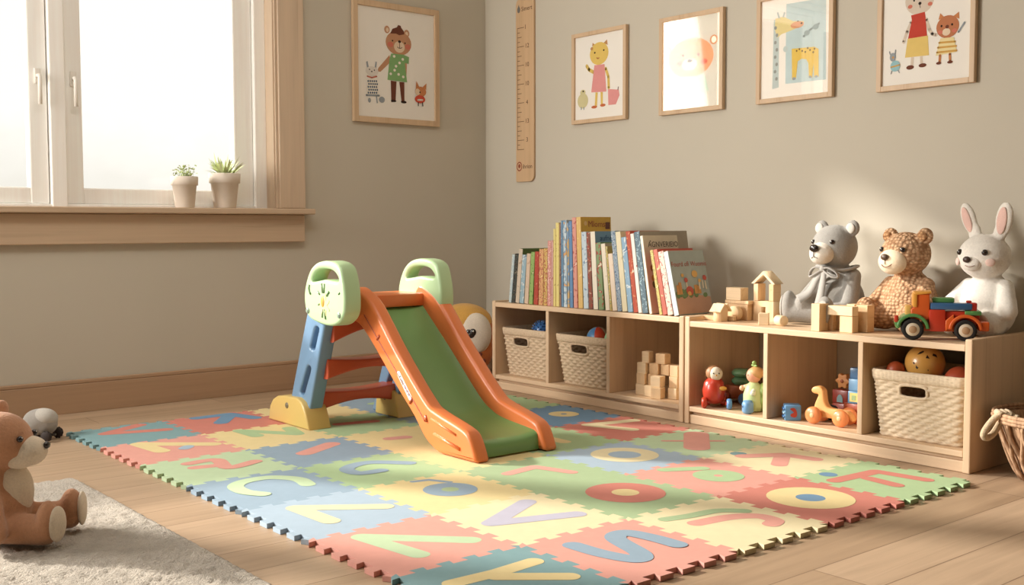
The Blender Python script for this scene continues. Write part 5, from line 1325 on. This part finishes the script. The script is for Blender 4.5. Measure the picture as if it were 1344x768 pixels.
tb('dark blue block topping the coloured stack', BX + 0.002, BY - 0.005, 0.1496, (0.038, 0.038, 0.036), (70, 108, 150), 0.2)
BX2, BY2 = -0.185, -2.205
tb('brick red block at the base of the rear stack', BX2, BY2, 0, (0.060, 0.045, 0.050), (170, 70, 48))
t = thing('arch_block', 'dark red arch block with pale blue window in the rear stack', 'block', (BX2, BY2, SZ + 0.0505), -PI / 2)
b = cube_bm(0.060, 0.045, 0.046, 0.003); obj('arch_body', b, plastic((150, 58, 42)), t, smooth='auto')
b = curve_plate([[(-0.010, 0.004), (0.012, 0.004), (0.012, 0.018), (0.007, 0.028), (0.001, 0.031), (-0.005, 0.028), (-0.010, 0.018)]], 0.002, 0); b.transform(MY(-0.0235)); obj('window_print', b, paint((130, 160, 160)), t)
t = thing('flower_block', 'orange flower-shaped wooden block on the rear stack', 'block', (BX2, BY2, SZ + 0.0972), -PI / 2)
P = [(0.024 * (1 + 0.16 * math.cos(6 * a)) * math.cos(a), 0.0285 + 0.024 * (1 + 0.16 * math.cos(6 * a)) * math.sin(a)) for a in [2 * PI * k / 60 for k in range(60)]]
b = curve_plate([P], 0.020, 0.003); b.transform(MY(0)); obj('petals', b, plain((196, 130, 70), 0.5), t, smooth='auto')
b = BM(); sphere(b, (0, -0.011, 0.0285), (0.006, 0.003, 0.006)); obj('flower_centre', b, plain((150, 80, 44), 0.5), t)
o = ball('small dark ball behind the pull-along animal', (-0.228, -2.225, SZ + 0.0265), 0.026, plain((44, 46, 54), 0.5)); o.location.x = -0.262; o.location.y = -2.210

# ---- rope basket at the right edge
t = thing('rope_basket', 'round woven basket with rope loop handle at right edge of the photo', 'basket', (-0.295, -2.985, 0.0005))
m, nt, pb = new_mat('wicker_strands')
nn = N(nt, 'ShaderNodeTexNoise', Scale=60.0, Detail=3.0); nt.links.new(coords(nt, (2, 2, 0.4)), nn.inputs['Vector']); nt.links.new(ramp(nt, nn.outputs['Fac'], [(0.3, lin((140, 104, 78))), (0.7, lin((196, 160, 126)))]), pb.inputs['Base Color']); pb.inputs['Roughness'].default_value = 0.8
b = BM(); n = 40
for k in range(n):
    a = 2 * PI * k / n; d = Vector((math.cos(a), math.sin(a), 0)); q = Vector((-d.y, d.x, 0)) * 0.012 * (1 if k % 2 else -1)
    pts = [d * (0.108 + 0.070 * (f ** 0.75)) + q * math.sin(f * 6) + Vector((0, 0, 0.006 + 0.172 * f)) for f in [i / 8 for i in range(9)]]
    tube(b, pts, 0.0062, 6)
b2 = BM(); lathe(b2, [(0, 0.002), (0.105, 0.002), (0.170, 0.176)], 40, cap=False); merge(b, b2)
o = obj('woven_wall', b, m, t); tag(o)
b = BM()
for r_, z in ((0.181, 0.172), (0.183, 0.181), (0.181, 0.190)): tube(b, [(r_ * math.cos(2 * PI * k / 48), r_ * math.sin(2 * PI * k / 48), z) for k in range(48)], 0.0058, 8, closed=True)
obj('rim', b, m, t)
lf = Vector((-0.769, 0.639, 0)); nr = Vector((-0.639, -0.769, 0)); up = Vector((0, 0, 1))
b = BM(); R0 = lf * 0.176 + up * 0.180
loop = [R0 + lf * u + up * v + nr * w for u, v, w in ((-0.020, 0.010, 0.02), (0.006, 0.012, 0.012), (0.026, -0.002, 0.01), (0.046, -0.028, 0.01), (0.053, -0.046, 0.01), (0.042, -0.055, 0.004), (0.022, -0.044, 0.0), (0.004, -0.016, 0.0), (-0.012, 0.006, 0.01), (-0.034, 0.004, 0.03))]
tube(b, spline([tuple(p) for p in loop], 6), 0.0095, 10)
for k in range(3): tube(b, [R0 + lf * (0.005 - 0.013 * k) + nr * 0.02 + up * 0.012, R0 + lf * (0.012 - 0.013 * k) + up * 0.018, R0 + lf * (0.004 - 0.013 * k) - nr * 0.01 + up * 0.0], 0.009, 8)
obj('rope_handle', b, fabric((206, 182, 150), 200, 1.0, 0.2, 0.004), t)
t = thing('cloth_roll', 'pale cream rolled cloth standing in the rope handled basket', 'cloth', (-0.278, -2.955, 0.010))
b = BM(); lathe(b, [(0, 0), (0.036, 0.002), (0.038, 0.10), (0.034, 0.225), (0.024, 0.236), (0, 0.238)], 24, Matrix.Rotation(0.22, 4, (0.639, 0.769, 0)), cap=False); obj('roll', b, fabric((224, 204, 176), 120, .6), t)

# ---- grey toy with dark wheels by the window wall
t = thing('toy_car', 'grey fabric-covered rounded toy car with dark knobbly wheels by the baseboard', 'toy car', (-2.318, -0.495, 0.0005), -0.75); t.scale = (0.86, 0.86, 0.90)
b = blob([('e', (0, 0, 0.076), (0.066, 0.052, 0.044)), ('e', (-0.012, 0, 0.066), (0.058, 0.054, 0.046)), ('e', (0.02, 0, 0.060), (0.046, 0.046, 0.040))], 0.005, 6); obj('body', b, fabric((160, 154, 146), 300, .7), t)
b = blob([('e', (0.012, 0, 0.083), (0.057, 0.0495, 0.0385))], 0.005, 4); obj('top_patch', b, fabric((190, 184, 174), 300, .7), t)  # lighter patch laid over the top of the dome
for x in (-0.036, 0.046):
    for y in (-0.048, 0.048):
        b = BM(); cyl(b, (x, y - 0.010, 0.0215), (x, y + 0.010, 0.0215), 0.0195, seg=20, bev=0.003)
        for k in range(10):
            a = 2 * PI * k / 10; sphere(b, (x + 0.0185 * math.cos(a), y, 0.0215 + 0.0185 * math.sin(a)), 0.0045, u=8, v=6)
        obj('wheel', b, plain((50, 40, 36), 0.7), t)
b = BM(); box(b, -0.05, 0.06, -0.006, 0.006, 0.016, 0.026, 0.002); obj('axle', b, plain((60, 52, 46), 0.6), t)
# ================================================================== plush animals
# local frame: -y = where the animal faces, x = its left-hand side as seen from the front being on the right, z up
DARK = plain((38, 28, 24), 0.25, 0.05, 10, 0.3)
def eyes(t, pts, r, hl=True):
    for p in pts:
        b = BM(); sphere(b, p, r); e = obj('eye', b, DARK, t)
        if hl:
            b = BM(); sphere(b, (p[0] - r * 0.3, p[1] - r * 0.75, p[2] + r * 0.45), r * 0.22, u=8, v=6); obj('eye_glint', b, plain((245, 240, 230), 0.3), e)
def smile(pts, r, m, t, name='mouth'):
    b = BM(); tube(b, spline(pts, 5), r, 6); return obj(name, b, m, t)

# ---- grey bear with scarf bow
t = thing('plush_bear', 'grey plush bear with white muzzle and grey ribbon bow, sitting on the shelf', 'stuffed animal', (-0.170, -2.160, TR + 0.0005), -PI / 2 - 0.12, 'stuffed animals on the shelf top')
GR = fabric((158, 154, 148), 180, .6); GRL = fabric((184, 180, 172), 260, .7); WH = fabric((232, 222, 208), 260, .6)
b = blob([('e', (0, 0.02, 0.085), (0.086, 0.078, 0.095)), ('e', (0, 0.025, 0.15), (0.066, 0.058, 0.062)),
          ('e', (0, -0.012, 0.272), (0.080, 0.074, 0.076)),
          ('c', (0.058, 0.015, 0.172), (0.084, -0.030, 0.085), 0.028, 0.030), ('c', (-0.058, 0.010, 0.172), (-0.088, -0.062, 0.080), 0.028, 0.030),
          ('c', (0.045, -0.03, 0.045), (0.078, -0.135, 0.044), 0.043, 0.036), ('c', (-0.045, -0.02, 0.045), (-0.132, -0.066, 0.044), 0.043, 0.038),
          ('e', (0.082, -0.150, 0.058), (0.036, 0.028, 0.054)), ('e', (-0.146, -0.074, 0.060), (0.038, 0.028, 0.058), (0, 0, -1.05)),
          ('e', (0.066, 0.0, 0.336), (0.028, 0.016, 0.028)), ('e', (-0.066, 0.0, 0.336), (0.028, 0.016, 0.028))], 0.0055, 6)
obj('body', b, GR, t)
b = blob([('e', (0, -0.072, 0.252), (0.046, 0.042, 0.038)), ('e', (0, -0.080, 0.244), (0.040, 0.036, 0.032))], 0.004, 5); mz = obj('muzzle', b, WH, t)
b = BM(); sphere(b, (0, -0.114, 0.268), (0.018, 0.011, 0.0135)); obj('nose', b, DARK, mz)
smile([(0, -0.1175, 0.256), (0, -0.1165, 0.240)], 0.0012, DARK, mz, 'mouth_seam'); smile([(-0.014, -0.112, 0.234), (0, -0.1155, 0.239), (0.014, -0.112, 0.234)], 0.0012, DARK, mz)
eyes(t, [(-0.040, -0.071, 0.289), (0.040, -0.071, 0.289)], 0.0085)
for s in (-1, 1):
    b = BM(); sphere(b, (s * 0.067, -0.0135, 0.335), (0.018, 0.006, 0.018)); obj('inner_ear', b, fabric((206, 200, 190), 260, .5), t)
    b = BM(); sphere(b, (0.093, -0.172, 0.056) if s > 0 else (-0.1655, -0.085, 0.058), (0.027, 0.009, 0.042), rot=(0, 0, 0 if s > 0 else -1.05)); obj('foot_pad', b, GRL, t)
RB = fabric((170, 166, 160), 420, .5, .08, .0015)
b = BM(); tube(b, [(0.066 * math.cos(2 * PI * k / 32), 0.004 + 0.062 * math.sin(2 * PI * k / 32), 0.200 + 0.006 * math.sin(4 * PI * k / 32)) for k in range(32)], 0.010, 8, closed=True, flat_=(1, 0.5)); rb = obj('ribbon_collar', b, RB, t)
def ribbon3(pts, w, name):
    b = BM(); S_ = spline(pts, 6); prev = None
    for i, p in enumerate(S_):
        f = i / (len(S_) - 1); ww = w * (0.55 + 0.6 * f) / 2; p = Vector(p)
        d = (Vector(S_[min(i + 1, len(S_) - 1)]) - Vector(S_[max(i - 1, 0)])).normalized(); sd = d.cross(Vector((0, -1, 0.3))).normalized() * ww
        cur = [b.verts.new(p - sd), b.verts.new(p), b.verts.new(p + sd)]
        cur[1].co += Vector((0, -0.002, 0))
        if prev: b.faces.new((prev[0], prev[1], cur[1], cur[0])); b.faces.new((prev[1], prev[2], cur[2], cur[1]))
        prev = cur
    for f in b.faces: f.smooth = True
    o = obj(name, b, RB, t); m = o.modifiers.new('th', 'SOLIDIFY'); m.thickness = 0.003; return o
ribbon3([(-0.004, -0.066, 0.196), (-0.026, -0.074, 0.160), (-0.046, -0.088, 0.115), (-0.070, -0.112, 0.092)], 0.034, 'ribbon_tail')
ribbon3([(0.004, -0.068, 0.196), (0.008, -0.080, 0.150), (0.006, -0.090, 0.100), (0.004, -0.096, 0.070)], 0.034, 'ribbon_tail')
for s in (-1, 1):
    b = BM(); L = [(0, -0.066, 0.198), (s * 0.030, -0.074, 0.202), (s * 0.056, -0.066, 0.186), (s * 0.060, -0.064, 0.170), (s * 0.040, -0.074, 0.172), (0, -0.070, 0.194)]
    tube(b, spline(L, 6), 0.007, 8, flat_=(1, 0.5)); obj('bow_loop', b, RB, t)
b = BM(); sphere(b, (0, -0.070, 0.197), (0.012, 0.009, 0.010)); obj('bow_knot', b, RB, t)

# ---- crocheted bear
t = thing('plush_bear', 'tan crocheted bear with cream muzzle, between grey bear and white bunny', 'stuffed animal', (-0.160, -2.418, TR + 0.0005), -PI / 2 - 0.19, 'stuffed animals on the shelf top')
CRM = crochet((216, 178, 142), (158, 118, 86)); CREAM = fabric((236, 216, 186), 260, .5)
b = blob([('e', (0, 0.015, 0.092), (0.096, 0.080, 0.098)), ('e', (0, 0.015, 0.150), (0.066, 0.056, 0.050)), ('e', (0, -0.008, 0.252), (0.083, 0.074, 0.072)),
          ('c', (0.070, 0.01, 0.150), (0.096, -0.04, 0.070), 0.028, 0.030), ('c', (-0.070, 0.005, 0.150), (-0.098, -0.045, 0.080), 0.028, 0.029),
          ('c', (0.05, -0.04, 0.042), (0.085, -0.085, 0.042), 0.042, 0.042), ('c', (-0.05, -0.04, 0.042), (-0.092, -0.078, 0.048), 0.040, 0.040),
          ('e', (-0.092, -0.085, 0.062), (0.038, 0.034, 0.048)), ('e', (0.088, -0.092, 0.055), (0.040, 0.034, 0.046)),
          ('e', (0.070, 0.0, 0.310), (0.030, 0.018, 0.028)), ('e', (-0.070, 0.0, 0.310), (0.030, 0.018, 0.028))], 0.0055, 5)
obj('body', b, CRM, t)
b = blob([('e', (0, -0.068, 0.228), (0.052, 0.034, 0.042))], 0.004, 4); mz = obj('muzzle', b, CREAM, t)
b = BM(); sphere(b, (-0.002, -0.103, 0.243), (0.014, 0.009, 0.0105)); obj('nose', b, plain((96, 76, 62), 0.4), mz)
smile([(0, -0.1035, 0.233), (0, -0.1035, 0.219)], 0.001, plain((120, 84, 60), .6), mz, 'mouth_seam'); smile([(-0.016, -0.100, 0.218), (-0.004, -0.1025, 0.211), (0.012, -0.101, 0.213), (0.026, -0.095, 0.224)], 0.0013, plain((120, 70, 50), .6), mz)
eyes(t, [(-0.042, -0.070, 0.267), (0.042, -0.070, 0.267)], 0.0085)
for s in (-1, 1):
    b = BM(); sphere(b, (s * 0.071, -0.016, 0.309), (0.018, 0.006, 0.017)); obj('inner_ear', b, crochet((196, 152, 110), (140, 98, 66)), t)

# ---- white bunny
t = thing('plush_bunny', 'white plush bunny with pink inner ears and rosy cheeks, behind the truck', 'stuffed animal', (-0.140, -2.672, TR + 0.0005), -PI / 2 - 0.18, 'stuffed animals on the shelf top')
WHB = fabric((238, 232, 222), 150, .7); PNK = fabric((232, 194, 182), 300, .4)
b = blob([('e', (0, 0.015, 0.090), (0.088, 0.074, 0.098)), ('e', (0, 0.015, 0.150), (0.062, 0.050, 0.048)), ('e', (0, -0.008, 0.248), (0.081, 0.072, 0.070)),
          ('c', (0.062, 0.01, 0.155), (0.102, -0.03, 0.085), 0.026, 0.029), ('c', (-0.062, 0.005, 0.155), (-0.096, -0.04, 0.095), 0.026, 0.028),
          ('c', (0.045, -0.03, 0.042), (0.060, -0.062, 0.044), 0.044, 0.042), ('c', (-0.045, -0.03, 0.042), (-0.070, -0.062, 0.044), 0.044, 0.042),
          ('e', (0.047, 0.0, 0.322), (0.022, 0.014, 0.030)), ('e', (0.060, 0.0, 0.362), (0.030, 0.014, 0.056), (0, 0.14, 0)), ('e', (-0.043, 0.0, 0.322), (0.022, 0.014, 0.030)), ('e', (-0.066, 0.0, 0.366), (0.026, 0.014, 0.055), (0, -0.38, 0))], 0.0055, 6)
obj('body', b, WHB, t)
b = BM(); sphere(b, (0.060, -0.0125, 0.358), (0.017, 0.0045, 0.042), rot=(0, 0.14, 0)); obj('inner_ear', b, PNK, t)
b = BM(); sphere(b, (-0.064, -0.0125, 0.362), (0.014, 0.0045, 0.042), rot=(0, -0.38, 0)); obj('inner_ear', b, PNK, t)
b = blob([('e', (0, -0.070, 0.228), (0.034, 0.020, 0.024))], 0.004, 4); mz = obj('muzzle', b, WHB, t)
b = BM(); sphere(b, (0, -0.091, 0.240), (0.0125, 0.009, 0.010)); obj('nose', b, plain((74, 56, 50), 0.35), mz)
smile([(-0.004, -0.092, 0.222), (0.008, -0.0915, 0.218), (0.024, -0.086, 0.222)], 0.001, plain((150, 110, 96), .6), mz)
eyes(t, [(-0.044, -0.066, 0.262), (0.044, -0.066, 0.262)], 0.0095)
for s in (-1, 1):
    b = BM(); sphere(b, (s * 0.058, -0.058, 0.232), (0.014, 0.005, 0.012), rot=(0, 0, s * 0.65)); obj('cheek', b, fabric((238, 206, 194), 300, .4), t)
    b = BM(); sphere(b, (s * 0.065, -0.100, 0.046), (0.026, 0.009, 0.030)); obj('foot_pad', b, fabric((232, 206, 192), 300, .4), t)

# ---- tan bear on the rug
t = thing('plush_bear', 'tan plush bear with cream belly and soles sitting on the rug', 'stuffed animal', (-2.766, -1.728, 0.0185), 0.92); t.scale = (1.05, 1.05, 1.05)
TAN_ = fabric((190, 140, 106), 150, .8); CRB = fabric((230, 214, 190), 240, .6)
b = blob([('e', (0, 0.0, 0.075), (0.076, 0.068, 0.078)), ('e', (0, 0.0, 0.125), (0.058, 0.050, 0.050)), ('e', (0, -0.004, 0.212), (0.072, 0.070, 0.064)), ('e', (0, -0.040, 0.200), (0.050, 0.040, 0.044)),
          ('c', (0.055, 0.0, 0.140), (0.092, -0.012, 0.060), 0.022, 0.026), ('c', (-0.055, 0.0, 0.140), (-0.096, -0.030, 0.040), 0.022, 0.028),
          ('c', (0.04, -0.03, 0.036), (0.070, -0.120, 0.034), 0.034, 0.031), ('c', (-0.04, -0.03, 0.036), (-0.052, -0.115, 0.034), 0.034, 0.032),
          ('e', (0.072, -0.128, 0.048), (0.032, 0.024, 0.045)), ('e', (-0.053, -0.124, 0.050), (0.034, 0.024, 0.047)),
          ('e', (0.060, 0.012, 0.272), (0.022, 0.014, 0.022)), ('e', (-0.060, 0.012, 0.272), (0.022, 0.014, 0.022))], 0.005, 6)
obj('body', b, TAN_, t)
b = blob([('e', (0, -0.070, 0.192), (0.042, 0.036, 0.032)), ('e', (0, -0.050, 0.180), (0.046, 0.034, 0.026))], 0.004, 5); mz = obj('muzzle', b, CRB, t)
b = BM(); sphere(b, (0, -0.106, 0.204), (0.010, 0.007, 0.008)); obj('nose', b, DARK, mz)
eyes(t, [(-0.038, -0.0655, 0.224), (0.038, -0.0655, 0.224)], 0.0068)
b = blob([('e', (0, -0.026, 0.104), (0.050, 0.048, 0.068))], 0.004, 4); obj('belly_patch', b, CRB, t)
for s, x, y in ((1, 0.076, -0.150), (-1, -0.055, -0.1445)):
    b = BM(); sphere(b, (x, y, 0.047), (0.027, 0.009, 0.038), rot=(0, 0, -0.3 if s < 0 else 0.1)); obj('foot_pad', b, CRB, t)

# ---- owl cushion in the corner
t = thing('plush_owl', 'round orange owl plush with big white eye discs, in the corner behind the slide', 'stuffed animal', (-0.279, -0.184, 0.0005), -0.80, None)
OWL = fabric((206, 122, 66), 200, .6); OWY = fabric((214, 164, 84), 200, .6); OWW = fabric((226, 214, 196), 200, .5)
b = blob([('e', (0, 0, 0.130), (0.138, 0.100, 0.130)), ('e', (0, 0, 0.215), (0.142, 0.100, 0.130))], 0.008, 6); obj('body', b, OWL, t)
b = blob([('e', (0, 0.004, 0.262), (0.134, 0.100, 0.092))], 0.006, 4); obj('hood', b, OWY, t)
for s in (-1, 1):
    b = BM(); sphere(b, (s * 0.066, -0.068, 0.215), (0.074, 0.036, 0.098), rot=(0, 0, s * 0.28)); d = obj('eye_disc', b, OWW, t)
    b = BM(); x = s * 0.046; sphere(b, (x - 0.009, -0.1035, 0.222), (0.016, 0.008, 0.018)); sphere(b, (x + 0.009, -0.1035, 0.224), (0.016, 0.008, 0.018)); sphere(b, (x, -0.105, 0.212), (0.018, 0.008, 0.016)); pu = obj('pupil', b, DARK, d)
    b = BM(); sphere(b, (x + 0.012, -0.112, 0.230), 0.004); obj('eye_glint', b, plain((240, 236, 226), .3), pu)
b = BM(); lathe(b, [(0.016, 0), (0.010, 0.016), (0, 0.030)], 16, Matrix.Translation((0, -0.088, 0.176)) @ Matrix.Rotation(PI / 2 + 0.5, 4, 'X')); obj('beak', b, fabric((222, 150, 70), 200, .4), t)
for x, z in ((0.045, 0.110), (0.085, 0.118), (0.066, 0.078), (0.02, 0.085), (-0.03, 0.1), (-0.07, 0.085), (0.10, 0.085)):
    b = BM(); sphere(b, (x, -0.100 * math.sqrt(max(0.05, 1 - (x / 0.138) ** 2 - ((z - 0.13) / 0.13) ** 2)), z), (0.011, 0.006, 0.010)); obj('spot', b, fabric((110, 54, 40), 200, .4), t)
